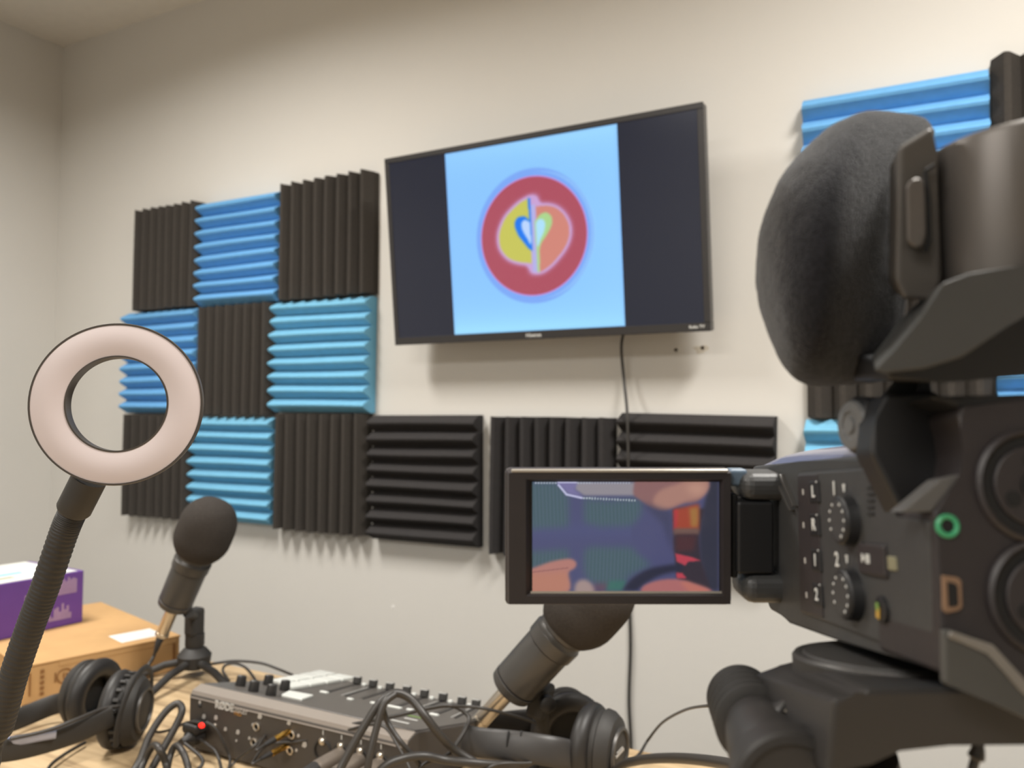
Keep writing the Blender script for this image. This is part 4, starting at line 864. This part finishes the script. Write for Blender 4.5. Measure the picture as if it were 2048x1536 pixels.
bm = BM(); box(bm, LM, (ix0_-.001, .0018, iz0_-.001), (ix1_+.001, .0026, iz1_+.001)); obj('screen_glass', bm, DEEP, kc)
def knuckle(name, y0p, y1p, x0p, x1p, m, dd0, dd1, bev):
    p0 = LM.inverted() @ dq(x0p, y1p); p1 = LM.inverted() @ dq(x1p, y0p)
    bm = BM(); box(bm, LM, (p0.x, dd0, p0.z), (p1.x, dd1, p1.z), bev, 4); return obj(name, bm, m, kc)
knuckle('hinge_knuckle', 946, 1002, 1482, 1592, CAMG, -.002, .016, .0038)
knuckle('hinge_knuckle', 1150, 1208, 1486, 1600, CAMG, -.002, .016, .0038)
knuckle('hinge_block', 1003, 1148, 1474, 1548, CAMK, -.0005, .012, .0010)
knuckle('hinge_arm', 940, 975, 1460, 1500, mat('hinge_blue_grey', (96, 112, 128), .3), .002, .008, .0012)
knuckle('hinge_pin', 990, 1160, 1466, 1480, DEEP, .002, .007, .0008)
knuckle('hinge_cheek', 940, 1212, 1560, 1600, CAMG, -.0005, .018, .0035)
side_slab('panel_rib', [(1548, 948), (1552, 948), (1588, 1020), (1585, 1022)], -.0012, .001, GREYM, bev=.0001)
side_slab('panel_rib', [(1562, 948), (1566, 948), (1594, 1012), (1591, 1014)], -.0012, .001, GREYM, bev=.0001)
# ================================================================== TRIPOD
tp_c = dep(1800, 1332, .205)
tp = tag(empty('tripod', Vector((dep(1850, 1500, .21).x, dep(1850, 1500, .21).y, TZ))), 'black tripod head with a ribbed handle, carrying the camcorder', 'tripod')
dM = axisframe(tp_c, cu); r = .0262
bm = BM(); lathe(bm, dM, [(-.0030, r*.97), (-.0024, r), (.0016, r), (.0022, r*.975), (.0022, r*.90), (.0029, r*.88), (.0031, 0)], 72); obj('mounting_plate', bm, BLKM, tp, smooth=30)
bm = BM(); ringlathe(bm, dM, [(.0020, r*.985), (.0024, r*.975), (.0024, r*.94), (.0020, r*.93)], 72); obj('plate_rim', bm, GREYM, tp, smooth=30)
HP_ = mat('head_plastic', (44, 42, 41), .5, vary=.04)
dslab('head_block', .162, [(1668, 1396), (1720, 1396), (1735, 1378), (2250, 1372), (2250, 1486), (2048, 1490), (1900, 1491), (1800, 1502), (1738, 1518), (1690, 1540), (1650, 1560)],
      .222, [(1508, 1348), (1560, 1330), (1600, 1318), (1900, 1318), (1900, 1420), (1780, 1424), (1700, 1424), (1640, 1430), (1590, 1440), (1560, 1450), (1530, 1455)], HP_, bev=.0012, parent=tp)
# ribbed handle
h0, h1 = dep(1478, 1392, .232), dep(1585, 1584, .170); hx = (h1-h0); hl = hx.length; hM2 = axisframe(h0, hx)
pr2 = [(0, .004), (.0006, .0075)]
for k in range(5):
    z = .0012+k*.0050; R_ = .0096+.0002*k
    pr2 += [(z, R_-.0022), (z+.0009, R_), (z+.0022, R_), (z+.0032, R_-.0022)]
bm = BM(); lathe(bm, hM2, pr2, 48); obj('ribbed_knob', bm, BLKM, tp, smooth=35)
bm = BM(); lathe(bm, hM2, [(.0248, .0080), (.032, .0090), (hl*.62, .0098), (hl*.80, .0098), (hl*.84, .0092)], 48); obj('handle_sleeve', bm, HP_, tp, smooth=35)
bm = BM(); lathe(bm, hM2, [(hl*.84, .0102), (hl*.87, .0122), (hl-.001, .0124), (hl, .0116), (hl+.0002, .0100), (hl-.0008, .0096), (hl-.0008, 0)], 48); obj('handle_cap', bm, HP_, tp, smooth=35)
jm = axisframe(dep(1604, 1462, .192), -FWD+UP*.55+RT*.12)
bm = BM(); lathe(bm, jm, [(-.012, .0078), (.0010, .0078), (.0018, .0072), (.0018, .0062), (.0002, .0058), (.0002, 0)], 40); obj('joint_socket', bm, HP_, tp, smooth=35)
bm = BM(); tube(bm, [jm @ Vector((.0058*math.cos(a), .0058*math.sin(a), .0019)) for a in [1.5+k*.12 for k in range(8)]], .0004, 8); obj('bright_pin', bm, SILV, tp, smooth=60)
bm = BM(); tube(bm, [dep(1662, 1460, .200), dep(1640, 1430, .200)], .010, 24); obj('handle_joint', bm, HP_, tp, smooth=40)
# column and legs, below the frame
base = tp.matrix_basis.translation
top = dep(1700, 1560, .20)
bm = BM(); tube(bm, [dep(1720, 1520, .20), base+Vector((0, 0, .26))], .009, 24); obj('column', bm, BLKM, tp, smooth=50)
for k in range(3):
    a = math.radians(-62+120*k); f0 = base+Vector((0, 0, .262)); f1 = base+Vector((.13*math.cos(a), .13*math.sin(a), .006)); 
    bm = BM(); tube(bm, [f0, f1], lambda t: .0075-.0015*t, 14); lg = obj('leg', bm, BLKM, tp, smooth=50)
    bm = BM(); lathe(bm, Matrix.Translation(Vector((f1.x, f1.y, TZ))), [(0, .010), (.008, .010), (.012, .006)], 16); obj('rubber_foot', bm, RUB, lg, smooth=50)
sc_ = cable('strap', 'thin black strap hanging below the tripod head at the right', [dep(1958, 1486, .172), dep(1954, 1508, .172), dep(1944, 1545, .172), dep(1940, 1600, .175), dep(1950, 1700, .18)], lambda t: (.0018-.0008*abs(1-3*t) if t < .33 else .001), cat='strap')
SC.render.film_transparent = False
